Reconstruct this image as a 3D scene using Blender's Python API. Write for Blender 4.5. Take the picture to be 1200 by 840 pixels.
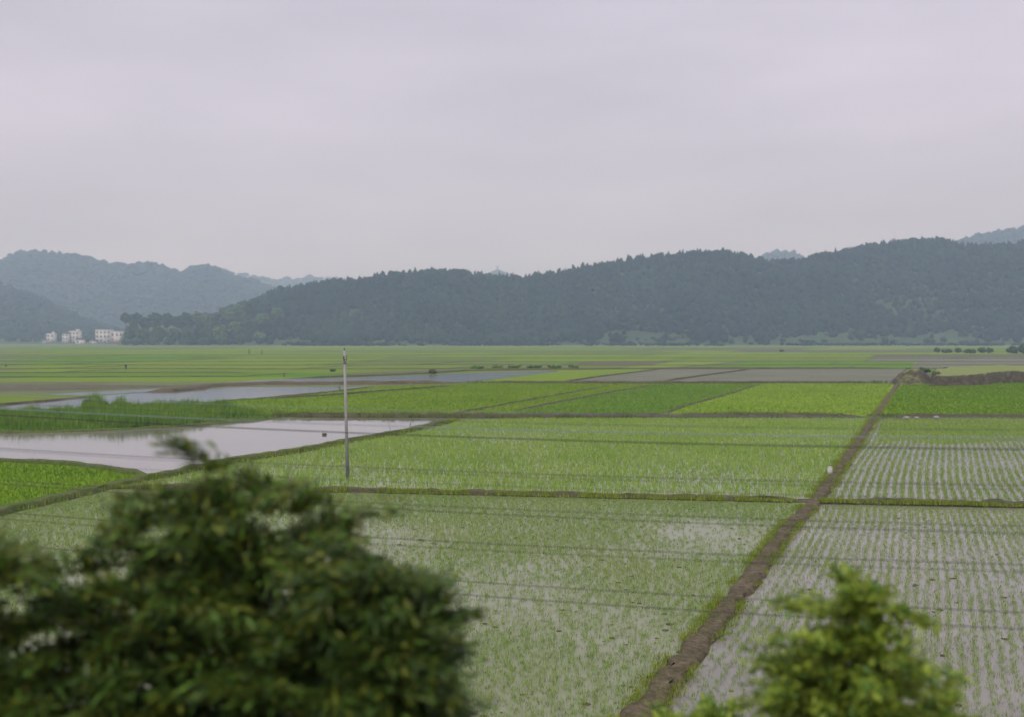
import bpy, math
import numpy as np
from mathutils import Vector

S = bpy.context.scene
for o in list(bpy.data.objects):
    bpy.data.objects.remove(o)
COL = S.collection
RAD = math.radians
rng = np.random.default_rng(11)

# ------------------------------------------------------------------ camera
F, CX, CY, HZ, CAMZ = 1150.0, 600.0, 420.0, 395.0, 9.0
PITCH = math.atan((CY - HZ) / F)
cam = bpy.data.objects.new('camera', bpy.data.cameras.new('camera'))
COL.objects.link(cam)
cam.location = (0, 0, CAMZ)
cam.rotation_euler = (math.pi / 2 - PITCH, 0, 0)
cam.data.sensor_width = 36
cam.data.lens = 36 * F / 1200
cam.data.clip_start = 0.1
cam.data.clip_end = 9000
cam.data.dof.use_dof = True
cam.data.dof.focus_distance = 34.0
cam.data.dof.aperture_fstop = 0.66
S.camera = cam

# ------------------------------------------------------------------ sky and sun
SUN_EL, SUN_AZ = 48.0, 200.0
w = bpy.data.worlds.new('World'); S.world = w; w.use_nodes = True
nt = w.node_tree; nt.nodes.clear()
def N(t, **k):
    n = nt.nodes.new(t)
    for a, b in k.items(): setattr(n, a, b)
    return n
out = N('ShaderNodeOutputWorld'); bg = N('ShaderNodeBackground')
sky = N('ShaderNodeTexSky', sky_type='NISHITA', sun_disc=False)
sky.sun_elevation = RAD(SUN_EL); sky.sun_rotation = RAD(SUN_AZ)
sky.dust_density = 4.0
hs = N('ShaderNodeHueSaturation'); hs.inputs['Saturation'].default_value = 0.15
tc = N('ShaderNodeTexCoord'); sep = N('ShaderNodeSeparateXYZ')
ramp = N('ShaderNodeValToRGB')
e = ramp.color_ramp.elements
SKYK = 10.0
e[0].position = 0.0; e[0].color = (0.46, 0.40, 0.50, 1)
e[1].position = 1.0; e[1].color = (0.98, 0.98, 1.03, 1)
for p, c in ((0.08, (0.54, 0.485, 0.60)), (0.20, (0.65, 0.60, 0.74)), (0.34, (0.665, 0.62, 0.76)), (0.55, (0.86, 0.85, 0.93))):
    k = e.new(p); k.color = (*c, 1)
mp = N('ShaderNodeMapping'); mp.inputs['Scale'].default_value = (1.6, 1.6, 7.0)
nz = N('ShaderNodeTexNoise'); nz.inputs['Scale'].default_value = 1.7; nz.inputs['Detail'].default_value = 5; nz.inputs['Roughness'].default_value = 0.5
mr = N('ShaderNodeMapRange'); mr.inputs[1].default_value = 0.3; mr.inputs[2].default_value = 0.7
mr.inputs[3].default_value = 0.91; mr.inputs[4].default_value = 1.11
mul = N('ShaderNodeVectorMath', operation='MULTIPLY'); sc = N('ShaderNodeVectorMath', operation='SCALE'); sc.inputs['Scale'].default_value = SKYK
mx = N('ShaderNodeMixRGB'); mx.inputs[0].default_value = 0.9
L = nt.links.new
L(tc.outputs['Generated'], sep.inputs[0]); L(sep.outputs['Z'], ramp.inputs[0])
L(tc.outputs['Generated'], mp.inputs[0]); L(mp.outputs[0], nz.inputs[0]); L(nz.outputs[0], mr.inputs[0])
L(ramp.outputs[0], mul.inputs[0]); L(mr.outputs[0], mul.inputs[1]); L(mul.outputs[0], sc.inputs[0])
L(sky.outputs[0], hs.inputs['Color']); L(hs.outputs[0], mx.inputs[1]); L(sc.outputs[0], mx.inputs[2])
L(mx.outputs[0], bg.inputs[0]); bg.inputs[1].default_value = 0.1; L(bg.outputs[0], out.inputs[0])

sl = bpy.data.lights.new('sun', 'SUN'); sl.energy = 1.9; sl.angle = RAD(35); sl.color = (1.0, 0.96, 0.9)
so = bpy.data.objects.new('sun', sl); COL.objects.link(so)
az = RAD(SUN_AZ); sdir = Vector((math.sin(az) * math.cos(RAD(SUN_EL)), math.cos(az) * math.cos(RAD(SUN_EL)), math.sin(RAD(SUN_EL))))
so.rotation_euler = sdir.to_track_quat('Z', 'Y').to_euler(); so.location = (0, 0, 60)
S.view_settings.view_transform = 'Standard'; S.view_settings.look = 'None'
S.view_settings.exposure = 0.0; S.view_settings.gamma = 1; S.view_settings.use_curve_mapping = False
cy = S.cycles
cy.use_denoising = True; cy.max_bounces = 6; cy.diffuse_bounces = 2; cy.glossy_bounces = 3; cy.transmission_bounces = 3
cy.volume_bounces = 2; cy.transparent_max_bounces = 6; cy.caustics_reflective = False; cy.caustics_refractive = False
cy.sample_clamp_indirect = 4

# ------------------------------------------------------------------ helpers
def ray(px, py):
    r = (px - CX) / F; u = (CY - py) / F
    return (r, math.cos(PITCH) + u * math.sin(PITCH), -math.sin(PITCH) + u * math.cos(PITCH))
def gp(px, py, z=0.0):
    d = ray(px, py); t = (z - CAMZ) / d[2]
    return np.array((d[0] * t, d[1] * t))
def zat(py, Y):
    d = ray(600, py); return CAMZ + d[2] * Y / d[1]
def xat(px, py, Y):
    d = ray(px, py); return d[0] * Y / d[1]

def tag(o, label=None, cat=None, group=None, kind=None):
    for k, v in (('label', label), ('category', cat), ('group', group), ('kind', kind)):
        if v: o[k] = v
    return o
def mesh_np(name, V, FA, mat=None, parent=None, smooth=False):
    """FA: int array (n,k) or list of such arrays"""
    V = np.ascontiguousarray(V, dtype=np.float32).reshape(-1, 3)
    if not isinstance(FA, list): FA = [FA]
    FA = [np.asarray(f, dtype=np.int32) for f in FA if len(f)]
    me = bpy.data.meshes.new(name)
    me.vertices.add(len(V)); me.vertices.foreach_set('co', V.ravel())
    li = np.concatenate([f.ravel() for f in FA])
    tot = np.concatenate([np.full(len(f), f.shape[1], dtype=np.int32) for f in FA])
    st = np.concatenate([[0], np.cumsum(tot)[:-1]]).astype(np.int32)
    me.loops.add(len(li)); me.loops.foreach_set('vertex_index', li)
    me.polygons.add(len(tot)); me.polygons.foreach_set('loop_start', st); me.polygons.foreach_set('loop_total', tot)
    if smooth: me.polygons.foreach_set('use_smooth', np.ones(len(tot), dtype=bool))
    me.update(calc_edges=True)
    if mat: me.materials.append(mat)
    o = bpy.data.objects.new(name, me); COL.objects.link(o)
    if parent: o.parent = parent
    return o
def empty(name, loc=(0, 0, 0), rz=0):
    o = bpy.data.objects.new(name, None); COL.objects.link(o); o.location = loc; o.rotation_euler = (0, 0, rz)
    o.empty_display_size = 0.3
    return o

class MB:
    def __init__(s): s.v = []; s.q = []; s.t = []; s.n = 0
    def add(s, v, q=(), t=()):
        s.v.append(np.asarray(v, dtype=float).reshape(-1, 3))
        if len(q): s.q.append(np.asarray(q) + s.n)
        if len(t): s.t.append(np.asarray(t) + s.n)
        s.n += len(s.v[-1])
    def box(s, c, d, rz=0, taper=1.0):
        x, y, z = np.array(d) / 2
        v = np.array([[sx * x * (taper if sz > 0 else 1), sy * y * (taper if sz > 0 else 1), sz * z] for sz in (-1, 1) for sx, sy in ((-1, -1), (1, -1), (1, 1), (-1, 1))])
        R = np.array([[math.cos(rz), math.sin(rz), 0], [-math.sin(rz), math.cos(rz), 0], [0, 0, 1]])
        s.add(v @ R + np.array(c), [(0, 3, 2, 1), (4, 5, 6, 7), (0, 1, 5, 4), (1, 2, 6, 5), (2, 3, 7, 6), (3, 0, 4, 7)])
    def tube(s, P, R, n=8):
        P = np.asarray(P, dtype=float); m = len(P); R = np.broadcast_to(R, (m,))
        T = np.gradient(P, axis=0); T /= np.linalg.norm(T, axis=1)[:, None] + 1e-9
        up = np.array([0, 0, 1.0]) if abs(T[:, 2]).mean() < 0.8 else np.array([1.0, 0, 0])
        A = np.cross(T, up); A /= np.linalg.norm(A, axis=1)[:, None] + 1e-9
        B = np.cross(T, A); a = np.arange(n) / n * 2 * math.pi
        V = P[:, None] + R[:, None, None] * (np.cos(a)[None, :, None] * A[:, None] + np.sin(a)[None, :, None] * B[:, None])
        q = []
        for i in range(m - 1):
            for j in range(n):
                k = (j + 1) % n; q.append((i * n + j, i * n + k, (i + 1) * n + k, (i + 1) * n + j))
        V = np.concatenate([V.reshape(-1, 3), P[:1], P[-1:]])
        t = [(m * n, (j + 1) % n, j) for j in range(n)] + [(m * n + 1, (m - 1) * n + j, (m - 1) * n + (j + 1) % n) for j in range(n)]
        s.add(V, q, t)
    def build(s, name, mat, parent=None, smooth=False):
        fa = []
        if s.q: fa.append(np.concatenate(s.q))
        if s.t: fa.append(np.concatenate(s.t))
        return mesh_np(name, np.concatenate(s.v), fa, mat, parent, smooth)

def _h(ix, iy, sd):
    n = (ix * 374761393 + iy * 668265263 + sd * 2147483647) & 0xffffffff
    n = ((n ^ (n >> 13)) * 1274126177) & 0xffffffff
    return ((n ^ (n >> 16)) & 0xffffff) / float(0xffffff)
def vnoise(x, y, sd=0):
    x = np.asarray(x, float); y = np.asarray(y, float)
    ix = np.floor(x).astype(np.int64); iy = np.floor(y).astype(np.int64)
    fx = x - ix; fy = y - iy; fx = fx * fx * (3 - 2 * fx); fy = fy * fy * (3 - 2 * fy)
    a = _h(ix, iy, sd); b = _h(ix + 1, iy, sd); c = _h(ix, iy + 1, sd); d = _h(ix + 1, iy + 1, sd)
    return (a + (b - a) * fx) * (1 - fy) + (c + (d - c) * fx) * fy
def fbm(x, y, o=4, sd=0):
    r = 0; a = 0.5; t = 0
    for i in range(o):
        r = r + a * vnoise(np.asarray(x) * 2**i, np.asarray(y) * 2**i, sd + i); t += a; a *= 0.5
    return r / t
def sstep(a, b, x):
    t = np.clip((x - a) / (b - a), 0, 1); return t * t * (3 - 2 * t)
def in_poly(X, Y, P):
    r = np.zeros(X.shape, bool); n = len(P)
    for i in range(n):
        x1, y1 = P[i]; x2, y2 = P[(i + 1) % n]
        c = ((y1 > Y) != (y2 > Y))
        xx = (x2 - x1) * (Y - y1) / ((y2 - y1) if y2 != y1 else 1e-9) + x1
        r ^= c & (X < xx)
    return r
def edge_dist(X, Y, P):
    d = np.full(X.shape, 1e9); n = len(P)
    for i in range(n):
        x1, y1 = P[i]; x2, y2 = P[(i + 1) % n]; dx, dy = x2 - x1, y2 - y1
        t = np.clip(((X - x1) * dx + (Y - y1) * dy) / (dx * dx + dy * dy + 1e-9), 0, 1)
        d = np.minimum(d, np.hypot(X - x1 - t * dx, Y - y1 - t * dy))
    return d

# ------------------------------------------------------------------ materials
def mat(name, c1, c2, scale=1.0, rough=0.85, spec=0.2, detail=5, c3=None, fine=None, bump=0.0, bscale=None, island=0.0, stretch=None, lo=0.35, hi=0.65, trans=0.0):
    m = bpy.data.materials.new(name); m.use_nodes = True; t = m.node_tree; b = t.nodes['Principled BSDF']
    b.inputs['Roughness'].default_value = rough; b.inputs['Specular IOR Level'].default_value = spec
    tc = t.nodes.new('ShaderNodeTexCoord'); src = tc.outputs['Object']
    if stretch:
        mp = t.nodes.new('ShaderNodeMapping'); mp.inputs['Scale'].default_value = stretch[:3]
        if len(stretch) > 3: mp.inputs['Rotation'].default_value = (0, 0, stretch[3])
        t.links.new(src, mp.inputs[0]); src = mp.outputs[0]
    def noise(sc, de=detail):
        n = t.nodes.new('ShaderNodeTexNoise'); n.inputs['Scale'].default_value = sc; n.inputs['Detail'].default_value = de
        n.inputs['Roughness'].default_value = 0.6; t.links.new(src, n.inputs[0]); return n.outputs[0]
    def mrange(s, a, b_, c=0, d=1):
        n = t.nodes.new('ShaderNodeMapRange'); t.links.new(s, n.inputs[0])
        for i, v in enumerate((a, b_, c, d)): n.inputs[i + 1].default_value = v
        return n.outputs[0]
    def mix(f, a, b_, mode='MIX'):
        n = t.nodes.new('ShaderNodeMixRGB'); n.blend_type = mode
        if isinstance(f, float): n.inputs[0].default_value = f
        else: t.links.new(f, n.inputs[0])
        for i, v in ((1, a), (2, b_)):
            if isinstance(v, tuple): n.inputs[i].default_value = (*v, 1)
            else: t.links.new(v, n.inputs[i])
        return n.outputs[0]
    col = mix(mrange(noise(scale), lo, hi), c1, c2)
    if c3: col = mix(mrange(noise(scale * 3.7), 0.52, 0.68), col, c3)
    if fine: col = mix(mrange(noise(fine[0], 3), 0.35, 0.65, 0, fine[1]), col, fine[2])
    if island:
        g = t.nodes.new('ShaderNodeNewGeometry'); v = mrange(g.outputs['Random Per Island'], 0, 1, 1 - island, 1 + island)
        n = t.nodes.new('ShaderNodeVectorMath'); n.operation = 'SCALE'; t.links.new(col, n.inputs[0]); t.links.new(v, n.inputs['Scale']); col = n.outputs[0]
    t.links.new(col, b.inputs['Base Color'])
    if bump:
        bn = t.nodes.new('ShaderNodeBump'); bn.inputs['Strength'].default_value = bump; bn.inputs['Distance'].default_value = 0.1
        t.links.new(noise(bscale or scale * 4), bn.inputs['Height']); t.links.new(bn.outputs[0], b.inputs['Normal'])
    if trans:
        tr = t.nodes.new('ShaderNodeBsdfTranslucent'); t.links.new(col, tr.inputs[0])
        ms = t.nodes.new('ShaderNodeMixShader'); ms.inputs[0].default_value = trans
        t.links.new(b.outputs[0], ms.inputs[1]); t.links.new(tr.outputs[0], ms.inputs[2])
        t.links.new(ms.outputs[0], t.nodes['Material Output'].inputs[0])
    return m

def water_mat(name, c1, c2, rough=0.06, ior=1.33, bump=0.03, bscale=6.0, scale=0.05, stretch=(1, 1, 1)):
    m = mat(name, c1, c2, scale=scale, rough=rough, spec=0.5, bump=bump, bscale=bscale, stretch=stretch)
    m.node_tree.nodes['Principled BSDF'].inputs['IOR'].default_value = ior
    return m

M = {}
M['ground'] = mat('ground', (0.10, 0.15, 0.045), (0.14, 0.15, 0.07), 0.02, c3=(0.11, 0.09, 0.06), fine=(0.8, 0.4, (0.07, 0.10, 0.03)))
M['earth'] = mat('earth', (0.10, 0.078, 0.045), (0.17, 0.135, 0.09), 0.9, c3=(0.085, 0.095, 0.03), fine=(5, 0.85, (0.055, 0.042, 0.026)), bump=1.0, bscale=5)
M['bank'] = mat('bank', (0.075, 0.085, 0.03), (0.12, 0.095, 0.06), 0.7, c3=(0.05, 0.07, 0.02), fine=(6, 0.6, (0.045, 0.04, 0.025)), bump=0.8, bscale=5)
M['bank_green'] = mat('bank_green', (0.09, 0.14, 0.025), (0.11, 0.11, 0.04), 0.7, c3=(0.05, 0.08, 0.02), fine=(6, 0.6, (0.05, 0.06, 0.02)), bump=0.8, bscale=5)
M['slope'] = mat('slope', (0.05, 0.08, 0.02), (0.10, 0.10, 0.05), 0.6, fine=(8, 0.6, (0.04, 0.05, 0.02)), bump=0.8)
M['water_light'] = water_mat('water_light', (0.19, 0.165, 0.17), (0.23, 0.20, 0.20), 0.05, 1.5, 0.02, 3.0)
M['water_blue'] = water_mat('water_blue', (0.10, 0.11, 0.12), (0.13, 0.14, 0.15), 0.12, 1.4, 0.05, 2.0)
M['paddy_water'] = water_mat('paddy_water', (0.17, 0.155, 0.14), (0.23, 0.205, 0.20), 0.14, 1.4, 0.15, 2.0, scale=0.25)
M['paddy_water_green'] = water_mat('paddy_water_green', (0.17, 0.19, 0.10), (0.23, 0.23, 0.17), 0.22, 1.35, 0.15, 2.0, scale=0.2)
M['rice'] = mat('rice', (0.25, 0.39, 0.06), (0.31, 0.43, 0.09), 0.12, rough=0.8, spec=0.0, island=0.2, trans=0.3, c3=(0.24, 0.36, 0.07))
M['rice_pale'] = mat('rice_pale', (0.21, 0.32, 0.065), (0.26, 0.35, 0.09), 0.15, rough=0.8, spec=0.0, island=0.2, trans=0.3)
for k_, a_, b_ in (('a', (0.18, 0.29, 0.03), (0.22, 0.32, 0.04)), ('c', (0.155, 0.265, 0.04), (0.19, 0.29, 0.05)), ('d', (0.22, 0.33, 0.05), (0.255, 0.35, 0.06)), ('e', (0.13, 0.235, 0.025), (0.16, 0.25, 0.03))):
    M['rice_' + k_] = mat('rice_' + k_, a_, b_, 0.06, rough=0.8, spec=0.0, island=0.15, trans=0.2, c3=tuple(x * 0.87 for x in a_))
M['reed'] = mat('reed', (0.10, 0.21, 0.02), (0.18, 0.29, 0.035), 0.3, rough=0.6, island=0.35, trans=0.25)
M['grass_fresh'] = mat('grass_fresh', (0.2, 0.28, 0.03), (0.26, 0.30, 0.05), 0.5, rough=0.8, spec=0.0, island=0.35, trans=0.25)
M['grass'] = mat('grass', (0.10, 0.15, 0.03), (0.17, 0.17, 0.06), 0.5, rough=0.7, island=0.4, trans=0.2)
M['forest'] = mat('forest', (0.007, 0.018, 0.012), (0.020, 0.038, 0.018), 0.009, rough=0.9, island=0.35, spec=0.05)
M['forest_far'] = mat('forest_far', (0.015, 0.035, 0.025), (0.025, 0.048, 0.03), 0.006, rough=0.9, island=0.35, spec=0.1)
M['bamboo'] = mat('bamboo', (0.06, 0.10, 0.03), (0.09, 0.14, 0.04), 0.03, rough=0.9, island=0.4, spec=0.1)
M['hill'] = mat('hill', (0.025, 0.05, 0.02), (0.055, 0.09, 0.03), 0.02, c3=(0.06, 0.075, 0.035), fine=(0.1, 0.5, (0.03, 0.05, 0.02)))
M['grove'] = mat('grove', (0.03, 0.058, 0.02), (0.045, 0.08, 0.025), 0.05, rough=0.9, island=0.4, spec=0.1)
M['bark'] = mat('bark', (0.06, 0.045, 0.03), (0.10, 0.08, 0.06), 6, bump=0.5)
M['wire'] = mat('wire', (0.035, 0.035, 0.04), (0.05, 0.05, 0.055), 3, rough=0.5)
M['wire_blue'] = mat('wire_blue', (0.20, 0.24, 0.30), (0.24, 0.28, 0.33), 3, rough=0.4)
M['concrete'] = mat('concrete', (0.30, 0.30, 0.31), (0.36, 0.355, 0.36), 2, fine=(20, 0.4, (0.16, 0.155, 0.15)))
M['plaster'] = mat('plaster', (0.55, 0.51, 0.53), (0.68, 0.64, 0.66), 0.2, fine=(0.7, 0.6, (0.33, 0.30, 0.30)))
M['brick'] = mat('brick', (0.25, 0.13, 0.10), (0.32, 0.19, 0.15), 0.5)
M['tile'] = mat('tile', (0.07, 0.065, 0.065), (0.11, 0.10, 0.10), 0.6)
M['glass'] = mat('glass', (0.10, 0.11, 0.12), (0.16, 0.17, 0.18), 0.6, rough=0.15, spec=0.5)
M['stone'] = mat('stone', (0.25, 0.23, 0.22), (0.38, 0.36, 0.34), 2.5, fine=(14, 0.5, (0.25, 0.23, 0.22)), bump=0.4)
M['marker'] = mat('marker', (0.42, 0.41, 0.40), (0.52, 0.51, 0.50), 3, fine=(15, 0.3, (0.45, 0.44, 0.4)))
M['cloth_dark'] = mat('cloth_dark', (0.03, 0.035, 0.05), (0.045, 0.05, 0.07), 5)
M['straw'] = mat('straw', (0.35, 0.29, 0.17), (0.42, 0.35, 0.2), 8)
M['insulator'] = mat('insulator', (0.10, 0.06, 0.04), (0.13, 0.08, 0.05), 4, rough=0.3, spec=0.5)
M['mudflat'] = mat('mudflat', (0.13, 0.115, 0.085), (0.17, 0.155, 0.12), 0.05, c3=(0.12, 0.13, 0.06), fine=(0.6, 0.5, (0.10, 0.085, 0.06)))

# ------------------------------------------------------------------ ground sheet and embankment
def patch(name, P, z, m, label=None, step=None):
    """flat polygon sheet given in world xy"""
    V = np.array([(x, y, z) for x, y in P]); me = bpy.data.meshes.new(name)
    me.from_pydata([tuple(v) for v in V], [], [tuple(range(len(V)))])
    me.update(); me.materials.append(m)
    if me.polygons[0].normal.z < 0: me.flip_normals()
    o = bpy.data.objects.new(name, me); COL.objects.link(o)
    return tag(o, label, None, None, 'structure')

patch('ground', [(-2550, -240), (2550, -240), (2550, 4150), (-2550, 4150)], -0.06, M['ground'], 'wide valley floor of green and brown farmland reaching the hills')

# railway embankment under the viewpoint; the wire line runs along it
TA = math.atan(-0.243); TD = np.array((math.cos(TA), math.sin(TA))); TN = np.array((-TD[1], TD[0]))
def emb_h(X, Y):
    d = X * TN[0] + Y * TN[1]
    z = 6.4 - np.clip((d - 2.4) / 1.6, 0, 10)
    return z
def track_xy(s, d): return (TD[0] * s + TN[0] * d, TD[1] * s + TN[1] * d)
ss = np.linspace(-110, 110, 221); dd = np.concatenate([[-16.5, -15, -6], np.linspace(-3, 13.2, 50)])
SS, DD = np.meshgrid(ss, dd); EX, EY = track_xy(SS, DD)
EZ = np.where(DD < -3.5, np.where(DD < -15.8, -0.3, np.where(DD < -10, 0.2, 6.4)), 6.4 - np.clip((DD - 2.4) / 1.6, 0, 6.7))
EZ = EZ + 0.25 * (fbm(EX * 0.8, EY * 0.8, 3, 5) - 0.5) * (DD > 2)
ni, nj = EX.shape
idx = np.arange(ni * nj).reshape(ni, nj)
Q = np.stack([idx[:-1, :-1], idx[:-1, 1:], idx[1:, 1:], idx[1:, :-1]], -1).reshape(-1, 4)
tag(mesh_np('embankment', np.stack([EX, EY, EZ], -1), Q, M['slope'], smooth=True), 'grassy railway embankment dropping to the rice fields', None, None, 'structure')

# ------------------------------------------------------------------ fields
PW = lambda L, z=0.0: [tuple(gp(x, y, z)) for x, y in L]
ZK = [0]
def field(px, m, label, name='field'):
    ZK[0] += 1
    return patch(name, PW(px), -0.05 + 0.004 * ZK[0] * 0.25, m, label)

ROW = np.array((0.395, 0.919)); ROW /= np.linalg.norm(ROW); RN = np.array((ROW[1], -ROW[0]))
def rice(px, m, label, row=0.36, along=0.2, h=0.22, nb=4, wid=0.03, lean=0.45, wave=0.12, dens=1.0, patchy=0.3, jit=0.25, pscale=0.08, inset=0.5, name='rice', z0=-0.03, ymax=1e9, edge=0.0, spread=0.03):
    P = np.array(px) if isinstance(px, np.ndarray) else np.array(PW(px))
    lo = P.min(0); hi = P.max(0); c = (lo + hi) / 2; R = np.hypot(*(hi - lo)) / 2 + 2
    u = np.arange(-R, R, row); v = np.arange(-R, R, along)
    U, V = np.meshgrid(u, v); U = U.ravel(); V = V.ravel()
    U = U + rng.normal(0, row * jit * 0.4, U.shape) + wave * 9 * (fbm(U * 0.03, V * 0.045, 2, 19) - 0.5)
    V = V + rng.normal(0, along * 0.3, V.shape)
    X = c[0] + RN[0] * U + ROW[0] * V; Y = c[1] + RN[1] * U + ROW[1] * V
    k = in_poly(X, Y, P) & (Y < ymax); X = X[k]; Y = Y[k]
    # keep only what the frame (and a step to the side) can show
    k = np.abs(X) < Y * 0.62 + 8; X = X[k]; Y = Y[k]
    n = fbm(X * pscale, Y * pscale, 4, 77)
    keep = rng.random(X.shape) < dens * np.clip(1 - patchy * 4 * np.clip(0.5 - n + 0.02, -0.1, 1), 0.05, 1)
    if inset: keep &= edge_dist(X, Y, P) > inset * (0.6 + 0.8 * rng.random(X.shape))
    X = X[keep]; Y = Y[keep]; n = n[keep]
    hh = h * (0.75 + 0.5 * rng.random(X.shape)) * (0.7 + 0.6 * n)
    if edge: hh = hh * (0.25 + 0.75 * sstep(0, edge, edge_dist(X, Y, P) + 2 * edge * (n - 0.5))) * (0.35 + 1.3 * fbm(X * 0.75, Y * 0.5, 3, 91))
    nT = len(X); a = rng.random((nT, nb)) * 2 * math.pi
    ln = lean * (0.3 + rng.random((nT, nb))) * hh[:, None]; hb = hh[:, None] * (0.7 + 0.5 * rng.random((nT, nb)))
    bx = X[:, None] + spread * rng.normal(0, 1, a.shape); by = Y[:, None] + spread * rng.normal(0, 1, a.shape)
    dx = np.cos(a); dy = np.sin(a); wx = -dy * wid / 2; wy = dx * wid / 2
    tri = np.empty((nT, nb, 3, 3))
    tri[..., 0, 0] = bx - wx; tri[..., 0, 1] = by - wy; tri[..., 0, 2] = z0
    tri[..., 1, 0] = bx + wx; tri[..., 1, 1] = by + wy; tri[..., 1, 2] = z0
    tri[..., 2, 0] = bx + dx * ln; tri[..., 2, 1] = by + dy * ln; tri[..., 2, 2] = z0 + hb
    nF = nT * nb
    o = mesh_np(name, tri.reshape(-1, 3), np.arange(nF * 3).reshape(-1, 3), m)
    return tag(o, label, None, None, 'stuff')

G = lambda i, a, b, sc=0.03: mat('rice_green_%d' % i, a, b, sc, rough=0.85, fine=(0.9, 0.5, tuple(x * 0.78 for x in a)), bump=0.5, bscale=3, spec=0.0, c3=tuple(x * 0.86 for x in b))
GA = G(1, (0.15, 0.225, 0.035), (0.18, 0.25, 0.045))
GB = G(2, (0.135, 0.20, 0.04), (0.17, 0.225, 0.05))
GC = G(3, (0.10, 0.20, 0.03), (0.13, 0.22, 0.035))
GD = G(4, (0.19, 0.30, 0.025), (0.22, 0.32, 0.03))
GE = G(5, (0.14, 0.25, 0.018), (0.17, 0.27, 0.025))
GF = G(6, (0.12, 0.18, 0.05), (0.16, 0.19, 0.07))
GY = G(7, (0.19, 0.26, 0.05), (0.17, 0.245, 0.045))
GH = G(8, (0.15, 0.16, 0.12), (0.20, 0.195, 0.165), 0.06)
GM = mat('mud_green', (0.085, 0.08, 0.05), (0.13, 0.115, 0.08), 0.09, c3=(0.13, 0.16, 0.05), fine=(0.5, 0.8, (0.07, 0.06, 0.035)))

# far strips of fields, 210 m out to the foot of the hills
r2 = np.random.default_rng(5)
rows = [446.5, 441, 436, 431.5, 427, 423, 419.3, 416, 413.2, 410.8, 408.8, 407.2]
pal = [GA, GB, GF, GC, GA, GY, GF, GM, GB, GA, GM, GC, GF, GB, GH]
far_lines = []; i_row = []
for i in range(len(rows) - 1):
    yb, yt = rows[i], rows[i + 1]
    x = -140 + r2.uniform(0, 80); sl_ = lambda xx: (xx - 1095) * (yb - yt) / max(yb - HZ, 1)
    k = 0
    i_row.append(i); far_lines.append([(xx, yb + 0.35 * math.sin(xx * 0.013 + i)) for xx in np.linspace(-140, 1340, 14)])
    while x < 1340:
        wdt = r2.uniform(90, 330) * (1.2 - 0.05 * i); x1 = min(x + wdt, 1345)
        s0 = (x - 1095) * (yb - yt) / (yb - HZ); s1 = (x1 - 1095) * (yb - yt) / (yb - HZ)
        m = pal[r2.integers(0, len(pal))]
        if x1 < 620 and m in (GH, GM): m = GA
        o = patch('field', PW([(x, yb), (x1, yb), (x1 - s1, yt), (x - s0, yt)]), -0.05 + 0.0004 * (i * 9 + k % 9), m, 'distant narrow strip of rice field below the hills')
        if i < 7 and k: far_lines.append([(x, yb), (x - s0, yt)]); i_row.append(i)
        x = x1; k += 1
# particular fields of the photo
ZK[0] = 12
BAND = field([(-140, 448.5), (60, 449.5), (200, 450.5), (300, 446), (420, 436), (520, 432), (560, 433), (500, 437), (380, 442), (300, 447), (200, 453), (100, 455.5), (0, 457.5), (-140, 458.5)], GM, 'brown muddy strip beyond the far pond')
field([(-140, 461.5), (0, 461), (60, 462), (155, 459), (125, 465), (60, 468.5), (0, 474), (-140, 480)], GB, 'dull green wedge of field beside the far pond')
field([(545, 447.6), (605, 440.5), (655, 434), (700, 432.5), (775, 431.5), (700, 440), (655, 447.6)], GA, 'green wedge of rice beside the far strip of water')
field([(655, 447.6), (700, 440.5), (775, 431.5), (1000, 431.5), (1066, 431.5), (1063, 440), (1048, 448)], GH, 'grey wet stubble field behind the bright green fields')
field([(725, 431), (760, 427), (800, 422), (850, 420.5), (885, 421), (800, 428.5), (750, 431.4)], GY, 'thin yellow green strip of rice')
field([(800, 430.6), (905, 420.5), (1075, 420.5), (1066, 430.8)], GC, 'dark green rice strip behind the grey field')
field([(1068, 430.2), (1078, 420.5), (1330, 420.5), (1330, 430.2)], GH, 'pale brown bare field at the far right')
field([(1086, 419.4), (1092, 415.2), (1330, 415.2), (1330, 419.6)], GY, 'bright yellow green strip at the far right')
# middle row of bright green fields
FA_ = [(150, 478), (225, 472.5), (300, 467), (400, 457.5), (440, 452), (560, 448.4), (722, 449.2), (700, 454), (650, 463), (600, 472), (560, 479), (520, 487), (330, 487), (250, 490)]
field(FA_, GA, 'large bright green rice field beyond the near pond')
field([(290, 470), (400, 459), (440, 453), (560, 449), (535, 451), (470, 456), (405, 461), (330, 468)], GY, 'pale yellow green margin of the large green field')
FB_ = [(520, 487), (560, 479), (600, 472), (650, 463), (700, 454), (722, 449.2), (762, 449.2), (750, 453.5), (683, 465.5), (640, 474), (600, 483), (590, 487)]
field(FB_, GB, 'narrow dull green strip between two low banks')
FC_ = [(590, 487), (600, 483), (640, 474), (683, 465.5), (750, 453.5), (762, 449.2), (892, 448.8), (858, 460), (800, 476), (772, 487)]
field(FC_, GC, 'deep green rice field in the middle of the row')
FD_ = [(772, 487), (800, 476), (858, 460), (892, 448.8), (1048, 448.8), (1045, 455), (1022, 487)]
field(FD_, GD, 'yellow green rice field left of the brown path')
FE_ = [(1030, 487), (1050, 455), (1058, 449), (1340, 445), (1340, 487)]
field(FE_, GE, 'vivid green rice field right of the brown path')
FG_ = [(-160, 538), (0, 540), (80, 543.5), (130, 550), (165, 556), (190, 558), (160, 565), (100, 577), (0, 600), (-160, 640)]
field(FG_, GE, 'bright green rice field in front of the near pond')
field([(-200, 508), (0, 507), (100, 505), (200, 500), (290, 493), (330, 490), (330, 480), (225, 470), (100, 472), (0, 476), (-200, 484)], M['bank_green'], 'overgrown strip of ground between the two ponds')

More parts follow.
